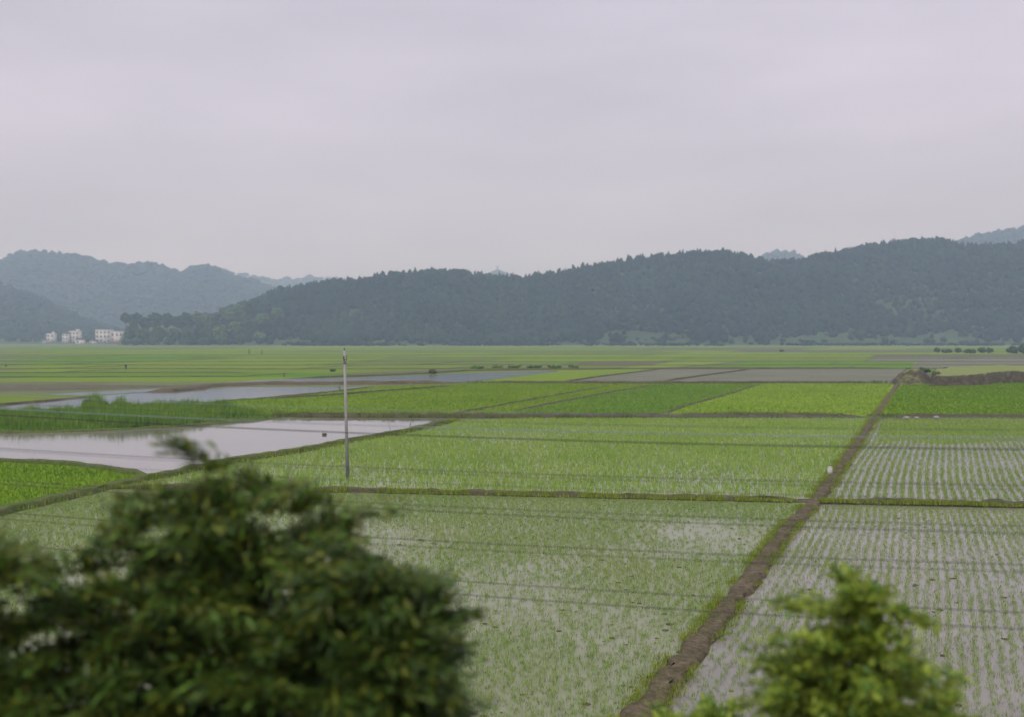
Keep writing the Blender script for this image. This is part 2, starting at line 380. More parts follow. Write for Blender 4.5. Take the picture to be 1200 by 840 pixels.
# flooded paddies
PL2 = [(170, 563), (280, 541), (350, 530), (405, 519), (470, 508), (535, 493), (620, 489.5), (1027, 489.5), (987, 552), (962, 584), (700, 580), (480, 576), (300, 572), (130, 569)]
PL1 = [(-250, 668), (0, 603), (100, 580), (130, 572), (300, 574), (480, 578), (700, 583), (958, 589), (893, 680), (830, 760), (760, 845), (680, 990), (-250, 990)]
PR2 = [(1024, 489.5), (1330, 489.5), (1330, 592), (1200, 589), (959, 584), (988, 540)]
PR1 = [(955, 590), (1200, 595), (1330, 598), (1400, 990), (655, 990), (800, 780), (875, 690)]
field(PL2, M['paddy_water_green'], 'flooded paddy planted with young rice left of the path')
field(PL1, M['paddy_water_green'], 'nearest flooded paddy left of the brown path')
field(PR2, M['paddy_water'], 'flooded paddy with rows of seedlings right of the path')
field(PR1, M['paddy_water'], 'nearest flooded paddy right of the brown path')
rice(PL2, M['rice'], 'young rice covering the paddy between the pond bank and the path', row=0.28, along=0.24, h=0.24, nb=4, wid=0.045, dens=0.95, patchy=0.2, jit=1.2, spread=0.07)
rice(PL1, M['rice_pale'], 'sparse rice seedlings in the nearest paddy left of the path', row=0.19, along=0.12, h=0.15, nb=7, wid=0.015, dens=0.9, patchy=0.75, jit=1.8, pscale=0.11, lean=0.8, spread=0.05)
rice(PR2, M['rice_pale'], 'rows of rice seedlings in the middle paddy right of the path', row=0.46, along=0.13, h=0.15, nb=6, wid=0.026, dens=0.95, patchy=0.35, jit=0.3, wave=0.10, spread=0.075, pscale=0.1)
rice([(1030, 489.5), (1330, 489.5), (1330, 512), (1180, 517), (1100, 521), (1060, 516), (1018, 522)], M['rice'], 'denser rice along the back of the middle paddy right of the path', row=0.3, along=0.25, h=0.22, nb=4, wid=0.045, dens=0.9, patchy=0.3, jit=1.2, spread=0.07)
rice(PR1, M['rice_pale'], 'rows of rice seedlings in the nearest paddy right of the path', row=0.34, along=0.085, h=0.13, nb=7, wid=0.015, dens=0.95, patchy=0.3, jit=0.45, wave=0.12, pscale=0.2, lean=0.8, spread=0.05)
for P_, m_, l_ in ((FA_, 'rice_a', 'even green rice of the large field beyond the near pond'), (FC_, 'rice_c', 'deep green rice in the middle of the row'), (FD_, 'rice_d', 'yellow green rice left of the brown path'), (FB_, 'rice_a', 'rice of the narrow strip between two low banks'), (FE_, 'rice_e', 'vivid green rice right of the brown path')):
    rice(P_, M[m_], l_, row=0.5, along=0.45, h=0.22, nb=3, wid=0.13, dens=0.95, patchy=0.1, jit=1.0, spread=0.12, inset=0.3)
rice(FG_, M['rice_e'], 'short bright rice in front of the near pond', row=0.3, along=0.25, h=0.18, nb=4, wid=0.05, dens=0.95, patchy=0.15, jit=1.2, spread=0.08, inset=0.2)

# water
def pond(px, m, label):
    ZK[0] += 1
    return patch('water', PW(px), -0.02 + 0.001 * ZK[0] * 0.25, m, label)
POND = [(-220, 508), (0, 506.5), (100, 504.5), (200, 499.5), (290, 492.5), (330, 489.5), (540, 490.5), (530, 493), (470, 506), (405, 517), (350, 528), (280, 538), (210, 552), (165, 556), (130, 550), (80, 543.5), (0, 540), (-220, 536)]
pond(POND, M['water_light'], 'pale still near pond reflecting the overcast sky')
pond([(-220, 486), (0, 474), (50, 469), (100, 464), (150, 460.5), (200, 458), (275, 452.8), (400, 452.5), (442, 451.5), (400, 457), (350, 461.5), (300, 466.5), (225, 472), (150, 476), (100, 478.5), (0, 479.5), (-220, 492)], M['water_blue'], 'grey blue far pond reflecting the hills')
pond([(250, 448), (330, 443.5), (400, 442.3), (500, 438.5), (540, 436.5), (600, 434.8), (652, 433.3), (655, 434.5), (600, 441), (545, 447), (400, 447)], M['water_blue'], 'long narrow strip of water in front of the far fields')
pond([(48, 461.5), (140, 457), (200, 454), (245, 451), (262, 451.3), (200, 457), (140, 460.5), (95, 462.8)], M['water_light'], 'thin pale sliver of water beside the brown mud')
pond([(1130, 434.8), (1150, 431.8), (1330, 431), (1330, 435)], M['water_light'], 'thin sliver of water behind the earth mound')

# ------------------------------------------------------------------ banks and the path
def bank(px, wdt, h, m, label, name='bank', sd=0, z0=-0.06, world=False, taper=True):
    P = np.array(px if world else PW(px)); seg = [P[0]]
    for a, b in zip(P[:-1], P[1:]):
        L_ = np.hypot(*(b - a)); ym = max(min(a[1], b[1]), 5)
        n = max(2, int(L_ / max(0.35, ym * 0.008)))
        for i in range(1, n + 1): seg.append(a + (b - a) * i / n)
    C = np.array(seg); T = np.gradient(C, axis=0)
    for _ in range(3): T[1:-1] = (T[:-2] + 2 * T[1:-1] + T[2:]) / 4
    T /= np.linalg.norm(T, axis=1)[:, None] + 1e-9; Nn = np.stack([-T[:, 1], T[:, 0]], 1)
    off = np.array([-0.74, -0.6, -0.5, -0.4, -0.28, -0.14, 0, 0.14, 0.28, 0.4, 0.5, 0.6, 0.74]); hp = np.array([-0.3, 0.3, 0.75, 0.95, 1.0, 0.97, 0.95, 0.97, 1.0, 0.95, 0.75, 0.3, -0.3])
    V = C[:, None] + Nn[:, None] * (off * wdt)[None, :, None]
    nx = V[..., 0]; ny = V[..., 1]; f = 1.0 / max(wdt, 0.5)
    V = V + Nn[:, None] * (((fbm(nx * f * 0.5, ny * f * 0.5, 2, 31 + sd) - 0.5) * 0.5 + (fbm(nx * f * 2.2, ny * f * 2.2, 3, 71 + sd) - 0.5) * 0.55) * wdt * (np.abs(off) > 0.3))[..., None]
    Z = z0 + h * hp[None] * (0.6 + 0.8 * fbm(nx * f * 0.9, ny * f * 0.9, 4, 9 + sd))
    tp = np.minimum(np.arange(len(C)), np.arange(len(C))[::-1]) / 5.0
    if taper: Z = z0 - 0.02 + (Z - z0) * np.clip(tp, 0.02, 1)[:, None]
    V3 = np.concatenate([V, Z[..., None]], -1); a, b = len(C), len(off)
    ii = np.arange(a * b).reshape(a, b)
    q = np.stack([ii[:-1, :-1], ii[:-1, 1:], ii[1:, 1:], ii[1:, :-1]], -1).reshape(-1, 4)
    o = mesh_np(name, V3, q[:, ::-1], m, smooth=True)
    tag(o, label, None, None, 'structure'); return C

BANKS = []
PATH = [(545, 1150), (690, 925), (749, 840), (800, 780), (870, 690), (925, 618), (958, 585), (990, 540), (1012, 508), (1027, 487), (1040, 467), (1050, 452), (1056, 447)]
pc = bank(PATH, 0.64, 0.24, M['earth'], 'bare brown earth path running between the paddies to the far fields', 'path', 1)
b_cross = bank([(128, 570), (300, 573), (480, 576.5), (700, 581.5), (958, 587)], 0.6, 0.30, M['bank'], 'muddy grass edged bank crossing below the middle paddy left of the path', sd=2)
b_cross2 = bank([(958, 587), (1080, 589.5), (1200, 592), (1360, 596)], 0.65, 0.32, M['bank'], 'muddy grass edged bank crossing right of the path', sd=3)
b_far = bank([(318, 487), (420, 487.5), (540, 488), (700, 488), (860, 487.5), (1024, 488)], 1.6, 0.45, M['bank'], 'rough dark bank behind the middle paddy left of the path', sd=4)
b_far2 = bank([(1024, 488), (1120, 488.5), (1200, 489), (1350, 489)], 1.8, 0.5, M['bank'], 'rough stony bank in front of the vivid green field', sd=5)
b_diag = bank([(-200, 648), (0, 601), (100, 578), (165, 562), (200, 556), (280, 539.5), (350, 529), (405, 518), (470, 507), (535, 492)], 0.8, 0.4, M['bank_green'], 'grassy bank curving along the edge of the near pond', sd=6)
b_green = bank([(-200, 536), (0, 539.5), (80, 543), (130, 549), (168, 556), (195, 557)], 0.6, 0.3, M['bank_green'], 'low green bank between the near pond and the bright field', sd=7)
b_reed = bank([(-200, 508.5), (0, 507), (100, 505), (200, 500), (290, 493), (335, 489)], 0.7, 0.25, M['bank_green'], 'overgrown far shore of the near pond', sd=8)
b_447 = bank([(545, 448), (700, 448.6), (900, 448.5), (1050, 448.3)], 1.2, 0.5, M['bank'], 'dark bank behind the row of bright green fields', sd=9)
b_thick = bank([(165, 460), (210, 456.8), (255, 451.6), (300, 449.5), (400, 449.4), (480, 448.8), (545, 448)], 2.8, 0.6, M['earth'], 'thick brown earth bank between the far pond and the strip of water', sd=10)
bank([(600, 481.5), (640, 473), (683, 465.2), (720, 458), (750, 453.3), (765, 449.5)], 0.6, 0.22, M['bank'], 'low brown bank slanting between the green fields', sd=11)
bank([(520, 486), (560, 479), (600, 471.8), (650, 462.6), (700, 454), (722, 450)], 0.6, 0.22, M['bank'], 'low brown bank slanting along the large green field', sd=12)
bank([(775, 486), (800, 476), (858, 460), (878, 453.5), (893, 449)], 0.55, 0.22, M['bank'], 'low brown bank left of the yellow green field', sd=13)
bank([(-140, 480), (0, 474), (60, 468.8), (120, 463)], 0.8, 0.3, M['earth'], 'low muddy shore of the far pond', sd=14)
bank([(-200, 492), (0, 480.5), (60, 480.5), (100, 479.5)], 1.2, 0.2, M['earth'], 'muddy near shore of the far pond', sd=15)
bank([(225, 472.5), (300, 467.2), (400, 457.8), (440, 452.3)], 0.7, 0.3, M['bank_green'], 'grassy shore between the far pond and the green field', sd=16)
bank([(300, 468), (405, 461.5), (470, 456.5), (540, 451)], 0.7, 0.35, M['bank'], 'low bank crossing the back of the large green field', sd=17)
bank([(655, 447.8), (700, 441), (775, 431.8)], 0.8, 0.3, M['bank'], 'low bank along the grey stubble field', sd=18)
bank([(775, 446.5), (835, 438), (880, 432)], 0.7, 0.35, M['bank'], 'low bank crossing the grey stubble field', sd=19)
bank([(330, 443.0), (420, 440.6), (500, 437.1), (545, 434), (640, 432.6), (800, 431.0), (1066, 431.0)], 1.3, 0.4, M['bank'], 'brown bank behind the strip of water and the grey field', sd=20)
for i, l in enumerate(far_lines):
    if i_row[i] < 3: l = [p for p in l if p[0] < 400] if i_row[i] else []
    if len(l) < 2: continue
    if len(l) > 2: bank(l, 0.9 + i * 0.02, 0.26, M['bank' if i % 3 else 'bank_green'], 'thin dark bank between distant fields', sd=40 + i)
    else: bank(l, 0.8, 0.2, M['bank_green'], 'short bank between distant fields', sd=40 + i)

def strip_grass(C, wdt, dens, h, m, label, name='grass', nb=4, wid=0.04, z0=0.05, side=0.0, clump=0.5):
    L_ = np.hypot(*np.diff(C, axis=0).T); n = int(L_.sum() * dens); cum = np.concatenate([[0], np.cumsum(L_)])
    s = rng.random(n) * cum[-1]
    X = np.interp(s, cum, C[:, 0]); Y = np.interp(s, cum, C[:, 1])
    T = np.gradient(C, axis=0); T /= np.linalg.norm(T, axis=1)[:, None]
    tx = np.interp(s, cum, T[:, 0]); ty = np.interp(s, cum, T[:, 1])
    o = rng.normal(0, 0.38, n) * wdt + side
    X = X - ty * o; Y = Y + tx * o
    k = (fbm(X * 0.5, Y * 0.5, 3, 3) > clump * 0.9) & (np.abs(X) < Y * 0.62 + 8); X = X[k]; Y = Y[k]
    hh = h * (0.4 + 1.0 * fbm(X * 0.9, Y * 0.9, 3, 8)); n = len(X); a = rng.random((n, nb)) * 6.283
    ln = 0.5 * rng.random((n, nb)) * hh[:, None]; hb = hh[:, None] * (0.6 + 0.6 * rng.random((n, nb)))
    tri = np.empty((n, nb, 3, 3)); dx = np.cos(a); dy = np.sin(a)
    jx = X[:, None] + rng.normal(0, 0.08, (n, nb)); jy = Y[:, None] + rng.normal(0, 0.08, (n, nb))
    tri[..., 0, 0] = jx + dy * wid; tri[..., 0, 1] = jy - dx * wid; tri[..., 0, 2] = z0
    tri[..., 1, 0] = jx - dy * wid; tri[..., 1, 1] = jy + dx * wid; tri[..., 1, 2] = z0
    tri[..., 2, 0] = jx + dx * ln; tri[..., 2, 1] = jy + dy * ln; tri[..., 2, 2] = z0 + hb
    o = mesh_np(name, tri.reshape(-1, 3), np.arange(n * nb * 3).reshape(-1, 3), m); return tag(o, label, None, None, 'stuff')
strip_grass(pc[pc[:, 1] < 160], 0.3, 34, 0.17, M['grass_fresh'], 'short grass along the left edge of the brown path', side=0.42, clump=0.42, wid=0.012, nb=6)
strip_grass(pc[pc[:, 1] < 160], 0.3, 26, 0.14, M['grass_fresh'], 'short grass along the right edge of the brown path', side=-0.37, clump=0.42, wid=0.012, nb=6)
strip_grass(pc[pc[:, 1] < 120], 0.9, 34, 0.08, M['grass'], 'dry sparse grass on the top of the brown path', clump=0.47, wid=0.012, nb=5, z0=0.12)
strip_grass(b_cross, 0.4, 60, 0.26, M['grass_fresh'], 'grass on the crossing bank left of the path', side=-0.35, clump=0.36, wid=0.02)
strip_grass(b_cross2, 0.4, 60, 0.26, M['grass_fresh'], 'grass on the crossing bank right of the path', side=-0.38, clump=0.36, wid=0.02)
strip_grass(b_far, 1.9, 60, 0.5, M['grass'], 'rough grass on the far bank left of the path', clump=0.48, wid=0.03)
strip_grass(b_far2, 1.9, 30, 0.45, M['grass'], 'rough grass on the stony bank right of the path', clump=0.52, wid=0.03)
strip_grass(b_diag, 0.7, 60, 0.3, M['grass_fresh'], 'grass along the curving pond bank', clump=0.4, wid=0.02)
strip_grass(b_green, 0.4, 16, 0.25, M['grass'], 'grass on the low bank by the bright field', clump=0.42, wid=0.02)
strip_grass(b_447, 0.6, 8, 0.6, M['grass'], 'grass on the bank behind the bright fields', clump=0.5, wid=0.05)

# clods of mud poking out of the flooded paddies
def clods(px, n, label, ymax):
    P = np.array(PW(px)); V0, Fa = I1_; r_ = np.random.default_rng(n)
    X = r_.uniform(P[:, 0].min(), P[:, 0].max(), n * 4); Y = r_.uniform(P[:, 1].min(), P[:, 1].max(), n * 4)
    k = in_poly(X, Y, P) & (np.abs(X) < Y * 0.62 + 6) & (fbm(X * 0.25, Y * 0.25, 3, 55) > 0.5); X = X[k][:n]; Y = Y[k][:n]; m_ = len(X)
    sc_ = r_.uniform(0.03, 0.10, m_)[:, None, None] * np.array([1.3, 1.0, 0.6])
    V = V0[None] * (1 + 0.4 * (r_.random((m_, len(V0), 1)) - 0.5)) * sc_ + np.stack([X, Y, np.full(m_, -0.025)], 1)[:, None]
    o = mesh_np('mud', V.reshape(-1, 3), (Fa[None] + (np.arange(m_) * len(V0))[:, None, None]).reshape(-1, 3), M['bank']); tag(o, label, None, None, 'stuff')
def _ico():
    import bmesh
    bm = bmesh.new(); bmesh.ops.create_icosphere(bm, subdivisions=1, radius=1.0)
    V = np.array([v.co[:] for v in bm.verts]); Fa = np.array([[v.index for v in f.verts] for f in bm.faces]); bm.free(); return V, Fa
I1_ = _ico()
clods(PL1, 260, 'dark clods of mud scattered in the nearest paddy left of the path', 60)
clods(PR1, 90, 'dark clods of mud scattered in the nearest paddy right of the path', 60)
clods(PL2, 300, 'dark clods of mud in the paddy behind the crossing bank', 120)

# reeds between the two ponds
RP = np.array(PW([(-160, 507), (0, 506), (100, 504), (200, 499), (290, 491.5), (335, 488.5), (305, 483), (250, 477.5), (200, 474.5), (150, 474.5), (105, 478), (60, 485.5), (0, 489), (-160, 492)]))
rice(RP, M['reed'], 'tall green reeds growing between the two ponds', row=0.35, along=0.35, h=0.95, nb=6, wid=0.09, dens=0.95, patchy=0.5, jit=1.5, pscale=0.12, inset=0.1, edge=3.5, spread=0.12, name='reeds', z0=0.0, lean=0.35)
for P_, h_, l_ in (([(94, 480), (122, 481), (128, 477), (124, 474.5), (108, 474), (97, 476)], 1.7, 'taller dark clump of reeds by the far pond, left one of two'), ([(126, 480), (155, 481), (160, 477.5), (148, 474.5), (133, 475)], 1.9, 'taller dark clump of reeds by the far pond, right one of two'), ([(-30, 494), (48, 495), (60, 490), (30, 487), (-10, 487)], 1.1, 'rank clump of reeds at the left edge of the strip'), ([(200, 486), (300, 487), (290, 481), (220, 478)], 1.3, 'rank clump of reeds at the right end of the strip')):
    rice(P_, M['reed'], l_, row=0.25, along=0.25, h=h_, nb=7, wid=0.08, patchy=0.4, jit=1.5, pscale=0.15, inset=0.0, name='reeds', z0=0.0, lean=0.4, edge=2.2, spread=0.15)

# ------------------------------------------------------------------ earth mound on the right
def slope_mat():
    m = mat('mound', (0.15, 0.20, 0.05), (0.19, 0.21, 0.07), 0.2, bump=0.6)
    t = m.node_tree; b = t.nodes['Principled BSDF']; g = t.nodes.new('ShaderNodeNewGeometry'); s = t.nodes.new('ShaderNodeSeparateXYZ')
    t.links.new(g.outputs['True Normal'], s.inputs[0]); mr = t.nodes.new('ShaderNodeMapRange'); t.links.new(s.outputs['Z'], mr.inputs[0])
    mr.inputs[1].default_value = 0.80; mr.inputs[2].default_value = 0.95
    mx = t.nodes.new('ShaderNodeMixRGB'); t.links.new(mr.outputs[0], mx.inputs[0])
    n = t.nodes.new('ShaderNodeTexNoise'); n.inputs['Scale'].default_value = 1.5; n.inputs['Detail'].default_value = 6
    cr = t.nodes.new('ShaderNodeMapRange'); cr.inputs[1].default_value = 0.35; cr.inputs[2].default_value = 0.65; t.links.new(n.outputs[0], cr.inputs[0])
    m2 = t.nodes.new('ShaderNodeMixRGB'); t.links.new(cr.outputs[0], m2.inputs[0]); m2.inputs[1].default_value = (0.04, 0.038, 0.022, 1); m2.inputs[2].default_value = (0.10, 0.08, 0.055, 1)
    tc = t.nodes.new('ShaderNodeTexCoord'); t.links.new(tc.outputs['Object'], n.inputs[0])
    old = b.inputs['Base Color'].links[0].from_socket
    t.links.new(m2.outputs[0], mx.inputs[1]); t.links.new(old, mx.inputs[2]); t.links.new(mx.outputs[0], b.inputs['Base Color'])
    return m
MM = slope_mat()
def mound(P, H, soft, label, res=0.5):
    P = np.array(P); lo = P.min(0) - soft * 2; hi = P.max(0) + soft * 2
    X, Y = np.meshgrid(np.arange(lo[0], hi[0], res), np.arange(lo[1], hi[1], res))
    d = edge_dist(X, Y, P) * np.where(in_poly(X, Y, P), 1, -1) + (fbm(X * 0.25, Y * 0.25, 4, 21) - 0.5) * 4
    Z = -0.2 + H * sstep(-soft, soft, d) * (0.85 + 0.4 * fbm(X * 0.12, Y * 0.12, 3, 4)) + 0.15 * (fbm(X, Y, 2, 6) - 0.5)
    ii = np.arange(X.size).reshape(X.shape); q = np.stack([ii[:-1, :-1], ii[:-1, 1:], ii[1:, 1:], ii[1:, :-1]], -1).reshape(-1, 4)
    tag(mesh_np('terrain', np.stack([X, Y, Z], -1), q, MM, smooth=False), label, None, None, 'structure')
mound(PW([(1094, 452), (1130, 451), (1165, 449), (1210, 446.5), (1330, 445), (1340, 437.5), (1180, 438), (1105, 439.5), (1098, 446)]), 2.3, 0.5, 'grass topped earth terrace with a bare crumbling edge')
mound(PW([(1052, 449.5), (1082, 449.8), (1080, 444.5), (1062, 443.5)]), 2.9, 2.4, 'bare dark hump of earth at the end of the brown path', 0.4)

# ------------------------------------------------------------------ hills and woods
class Hill:
    def __init__(s, sil, Yr, Yb, Ye, tree=8.0, pw=1.0, relief=0.08, sd=0, pxr=None, ridge_var=40):
        s.sil = np.array(sil, float); s.Yr, s.Yb, s.Ye, s.tree, s.pw, s.rel, s.sd, s.rv = Yr, Yb, Ye, tree, pw, relief, sd, ridge_var
        s.lo, s.hi = pxr or (s.sil[0, 0], s.sil[-1, 0])
    def yr(s, px): return s.Yr + s.rv * (fbm(px / 90.0, px * 0, 2, s.sd + 3) - 0.5) * 2
    def yb(s, px): return s.Yb + 50 * (fbm(px / 60.0, px * 0, 3, s.sd + 7) - 0.5)
    def z(s, px, Y):
        yr = s.yr(px); yb = s.yb(px); top = np.interp(px, s.sil[:, 0], s.sil[:, 1])
        R = CAMZ + (HZ - top) / F * yr - s.tree; R = np.maximum(R, -1)
        t = np.clip((Y - yb) / (yr - yb), 0, 1); front = (t ** s.pw) * (1 - 0.12 * t) / 0.88
        front = 0.5 * front + 0.5 * sstep(0, 1.05, t) / sstep(0, 1.05, 1.0)
        back = 1 - sstep(0, 1, (Y - yr) / (s.Ye - yr))
        X = (px - CX) / F * Y
        n = fbm(X / 130.0, Y / 130.0, 4, s.sd)
        g = 1 - np.exp(-((Y - yr) / 130.0) ** 2)
        return R * np.where(Y < yr, front, back) * (1 + s.rel * 4 * (n - 0.55) * g) - 0.4
    def build(s, label, m, nx=260, ny=70):
        px = np.linspace(s.lo, s.hi, nx); t = np.linspace(0, 1, ny)
        PX, Tt = np.meshgrid(px, t); Y = (s.Yb - 40) + (s.Ye - s.Yb + 40) * Tt
        X = (PX - CX) / F * Y; Z = s.z(PX, Y)
        ii = np.arange(X.size).reshape(X.shape); q = np.stack([ii[:-1, :-1], ii[:-1, 1:], ii[1:, 1:], ii[1:, :-1]], -1).reshape(-1, 4)
        return tag(mesh_np('hill', np.stack([X, Y, Z], -1), q, m, smooth=True), label, None, None, 'structure')

def ico(sub):
    import bmesh
    bm = bmesh.new(); bmesh.ops.create_icosphere(bm, subdivisions=sub, radius=1.0)
    V = np.array([v.co[:] for v in bm.verts]); Fa = np.array([[v.index for v in f.verts] for f in bm.faces]); bm.free(); return V, Fa
I1, I2, I3 = ico(1), ico(2), ico(3)
def crown_protos(base, n, amp, kind='round'):
    V, Fa = base; P = []
    for i in range(n):
        r = 1 + amp * (rng.random(len(V)) - 0.5) * 2
        v = V * r[:, None]
        if kind == 'pine':
            zz = (v[:, 2] + 1) / 2; v = v * np.stack([0.55 + 0.6 * np.clip(1.1 - zz, 0, 1)] * 2 + [np.ones_like(zz)], 1)
        P.append(v)
    return np.array(P), Fa
def scatter(X, Y, Z, H, W, protos, mat_, label, name='forest', kind='stuff'):
    P, Fa = protos; n = len(X); k = rng.integers(0, len(P), n); a = rng.random(n) * 6.283
    V = P[k].copy(); c, s_ = np.cos(a)[:, None], np.sin(a)[:, None]
    x = V[..., 0] * c - V[..., 1] * s_; y = V[..., 0] * s_ + V[..., 1] * c
    V[..., 0] = x * W[:, None] + X[:, None]; V[..., 1] = y * W[:, None] + Y[:, None]; V[..., 2] = (V[..., 2] * 0.5 + 0.45) * H[:, None] + Z[:, None]
    nv = V.shape[1]; FF = Fa[None] + (np.arange(n) * nv)[:, None, None]
    o = mesh_np(name, V.reshape(-1, 3), FF.reshape(-1, 3), mat_); return tag(o, label, None, None, kind)

def wood(hill, label, m, spacing, hmean, protos, pxr, y0, y1, thin=0.0, foot=0.0, wr=0.36):
    """trees over a hill's front face and just past the ridge"""
    A = []
    Y = y0
    while Y < y1:
        halfspan = ((pxr[1] - pxr[0]) / F * Y); n = int(halfspan / spacing)
        px = pxr[0] + (pxr[1] - pxr[0]) * (np.arange(n) + rng.random(n)) / n
        A.append(np.stack([px, Y + rng.normal(0, spacing * 0.5, n)], 1)); Y += spacing
    A = np.concatenate(A); px, Y = A[:, 0], A[:, 1]
    Z = hill.z(px, Y); X = (px - CX) / F * Y
    dens = fbm(X / 60, Y / 60, 3, 12)
    keep = (Z > 0.5) & (rng.random(len(X)) > thin * 2 * np.clip(0.62 - dens, 0, 1))
    t = (Y - hill.yb(px)) / (hill.yr(px) - hill.yb(px))
    fo = foot * (1 + 1.1 * sstep(520, 760, px))
    if foot: keep &= rng.random(len(X)) < 0.10 + sstep(fo * 0.35, fo, t + 0.3 * (dens - 0.5))
    keep &= t < 1.25
    X, Y, Z, dens = X[keep], Y[keep], Z[keep], dens[keep]
    big = 1 + 0.8 * (rng.random(len(X)) ** 6)
    H = hmean * (0.5 + 0.5 * rng.random(len(X)) + 0.35 * (dens - 0.3)) * big; W = H * (wr * (0.8 + 0.5 * rng.random(len(X))))
    return scatter(X, Y, Z - 0.3, H, W, protos, m, label)

PR2_ = crown_protos(I2, 14, 0.38); PP2 = crown_protos(I2, 12, 0.36, 'pine'); PR1_ = crown_protos(I1, 10, 0.3)
PMIX = (np.concatenate([PR2_[0], PP2[0]]), PR2_[1])

main_sil = [(128, 412), (136, 402), (145, 380), (155, 374), (180, 372), (220, 371), (250, 368), (270, 359), (300, 349), (330, 336), (365, 332), (400, 328), (440, 323), (500, 316), (540, 318), (575, 322), (615, 322), (650, 318),
            (700, 308), (750, 301), (800, 296), (850, 294), (880, 301), (900, 306), (925, 305), (950, 300), (1000, 290), (1050, 282), (1080, 279), (1110, 281), (1140, 287), (1170, 286), (1200, 283), (1260, 282), (1330, 290), (1400, 300)]
H1 = Hill(main_sil, 1290, 1030, 1650, tree=8.5, relief=0.19, sd=50)
H1.build('long dark wooded hill closing the valley', M['hill'], 420, 80)
wood(H1, 'dense dark forest covering the long hill', M['forest'], 4.7, 7.6, PMIX, (215, 1330), 1030, 1360, thin=0.6, foot=0.09, wr=0.42)
q = np.random.default_rng(8); n_ = 900; ppx = q.uniform(300, 1330, n_); pY = H1.yr(ppx) + q.uniform(-45, 22, n_)
scatter((ppx - CX) / F * pY, pY, H1.z(ppx, pY), q.uniform(8, 13.5, n_), q.uniform(1.5, 2.9, n_), (np.concatenate([PP2[0], PR2_[0][:4]]), PP2[1]), M['forest'], 'taller pines standing up along the ridge of the long hill')
# brighter shrubs and terraces at the foot of the hill
tt = np.random.default_rng(3)
bx_, by_ = [], []
for i in range(2600):
    px = tt.uniform(330, 1260); Y = tt.choice([985, 1012, 1040, 1066, 1095]) + tt.normal(0, 3); bx_.append(px); by_.append(Y)
bx_, by_ = np.array(bx_), np.array(by_); bz = np.maximum(H1.z(bx_, by_), 0)
k = fbm(bx_ / 30, by_ / 16, 3, 2) > 0.5
scatter((bx_[k] - CX) / F * by_[k], by_[k], bz[k], tt.uniform(1.5, 3.6, k.sum()), tt.uniform(1.5, 3.5, k.sum()), PR1_, M['forest'], 'low scrub in lines along the foot of the long hill', 'undergrowth')

left_sil = [(-140, 330), (-60, 312), (0, 304), (20, 297), (40, 293), (60, 295), (72, 298), (90, 296), (110, 302), (130, 308), (160, 309), (190, 310), (205, 315), (214, 318), (225, 311), (245, 309), (260, 314), (275, 322), (300, 329), (325, 337), (350, 347), (380, 360), (420, 380)]
H2 = Hill(left_sil, 2500, 1950, 3000, tree=9, relief=0.08, sd=61)
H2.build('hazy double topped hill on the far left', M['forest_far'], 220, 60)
wood(H2, 'forest on the hazy double topped hill', M['forest_far'], 10, 9.5, PR2_, (-120, 400), 1980, 2650, thin=0.3, wr=0.6)
nl_sil = [(-200, 318), (-60, 325), (0, 333), (30, 341), (60, 354), (90, 369), (120, 381), (150, 389), (200, 396), (240, 402)]
H3 = Hill(nl_sil, 1850, 1370, 2080, tree=8, relief=0.1, sd=72)
H3.build('nearer wooded slope behind the village', M['hill'], 160, 60)
wood(H3, 'forest on the slope behind the village', M['forest'], 8, 9, PR2_, (-180, 230), 1380, 1920, thin=0.4, wr=0.5)
H4 = Hill([(180, 340), (240, 318), (262, 315), (290, 322), (318, 327), (345, 326), (370, 324), (390, 325), (420, 330), (480, 338)], 3600, 3200, 4050, tree=10, sd=83, relief=0.05)
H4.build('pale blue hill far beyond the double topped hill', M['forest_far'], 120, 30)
wood(H4, 'forest on the pale blue far hill', M['forest_far'], 24, 16, PR1_, (190, 470), 3250, 3700, wr=0.8)
H5 = Hill([(530, 335), (552, 323), (570, 317), (583, 311.5), (596, 317), (610, 323), (630, 335)], 3300, 3000, 3600, tree=9, sd=94, relief=0.04, ridge_var=10)
H5.build('tiny pale peak showing over the long hill', M['forest_far'], 80, 30)
H6 = Hill([(850, 325), (880, 306), (895, 298), (912, 292.5), (925, 293.5), (940, 299), (965, 312), (990, 325)], 2700, 2400, 3000, tree=9, sd=105, relief=0.04, ridge_var=10)
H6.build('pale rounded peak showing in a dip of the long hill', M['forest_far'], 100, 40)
wood(H6, 'forest on the pale rounded peak', M['forest_far'], 12, 12, PR1_, (862, 980), 2430, 2740, wr=0.6)
H7 = Hill([(1060, 320), (1100, 291), (1125, 280), (1150, 274), (1175, 270), (1200, 265), (1250, 257), (1340, 250)], 2350, 2050, 2800, tree=9, sd=116, relief=0.05, ridge_var=20)
H7.build('pale wooded ridge rising behind the long hill at the right', M['forest_far'], 140, 40)
wood(H7, 'forest on the pale ridge at the right', M['forest_far'], 11, 12, PR1_, (1070, 1320), 2080, 2400, wr=0.55)

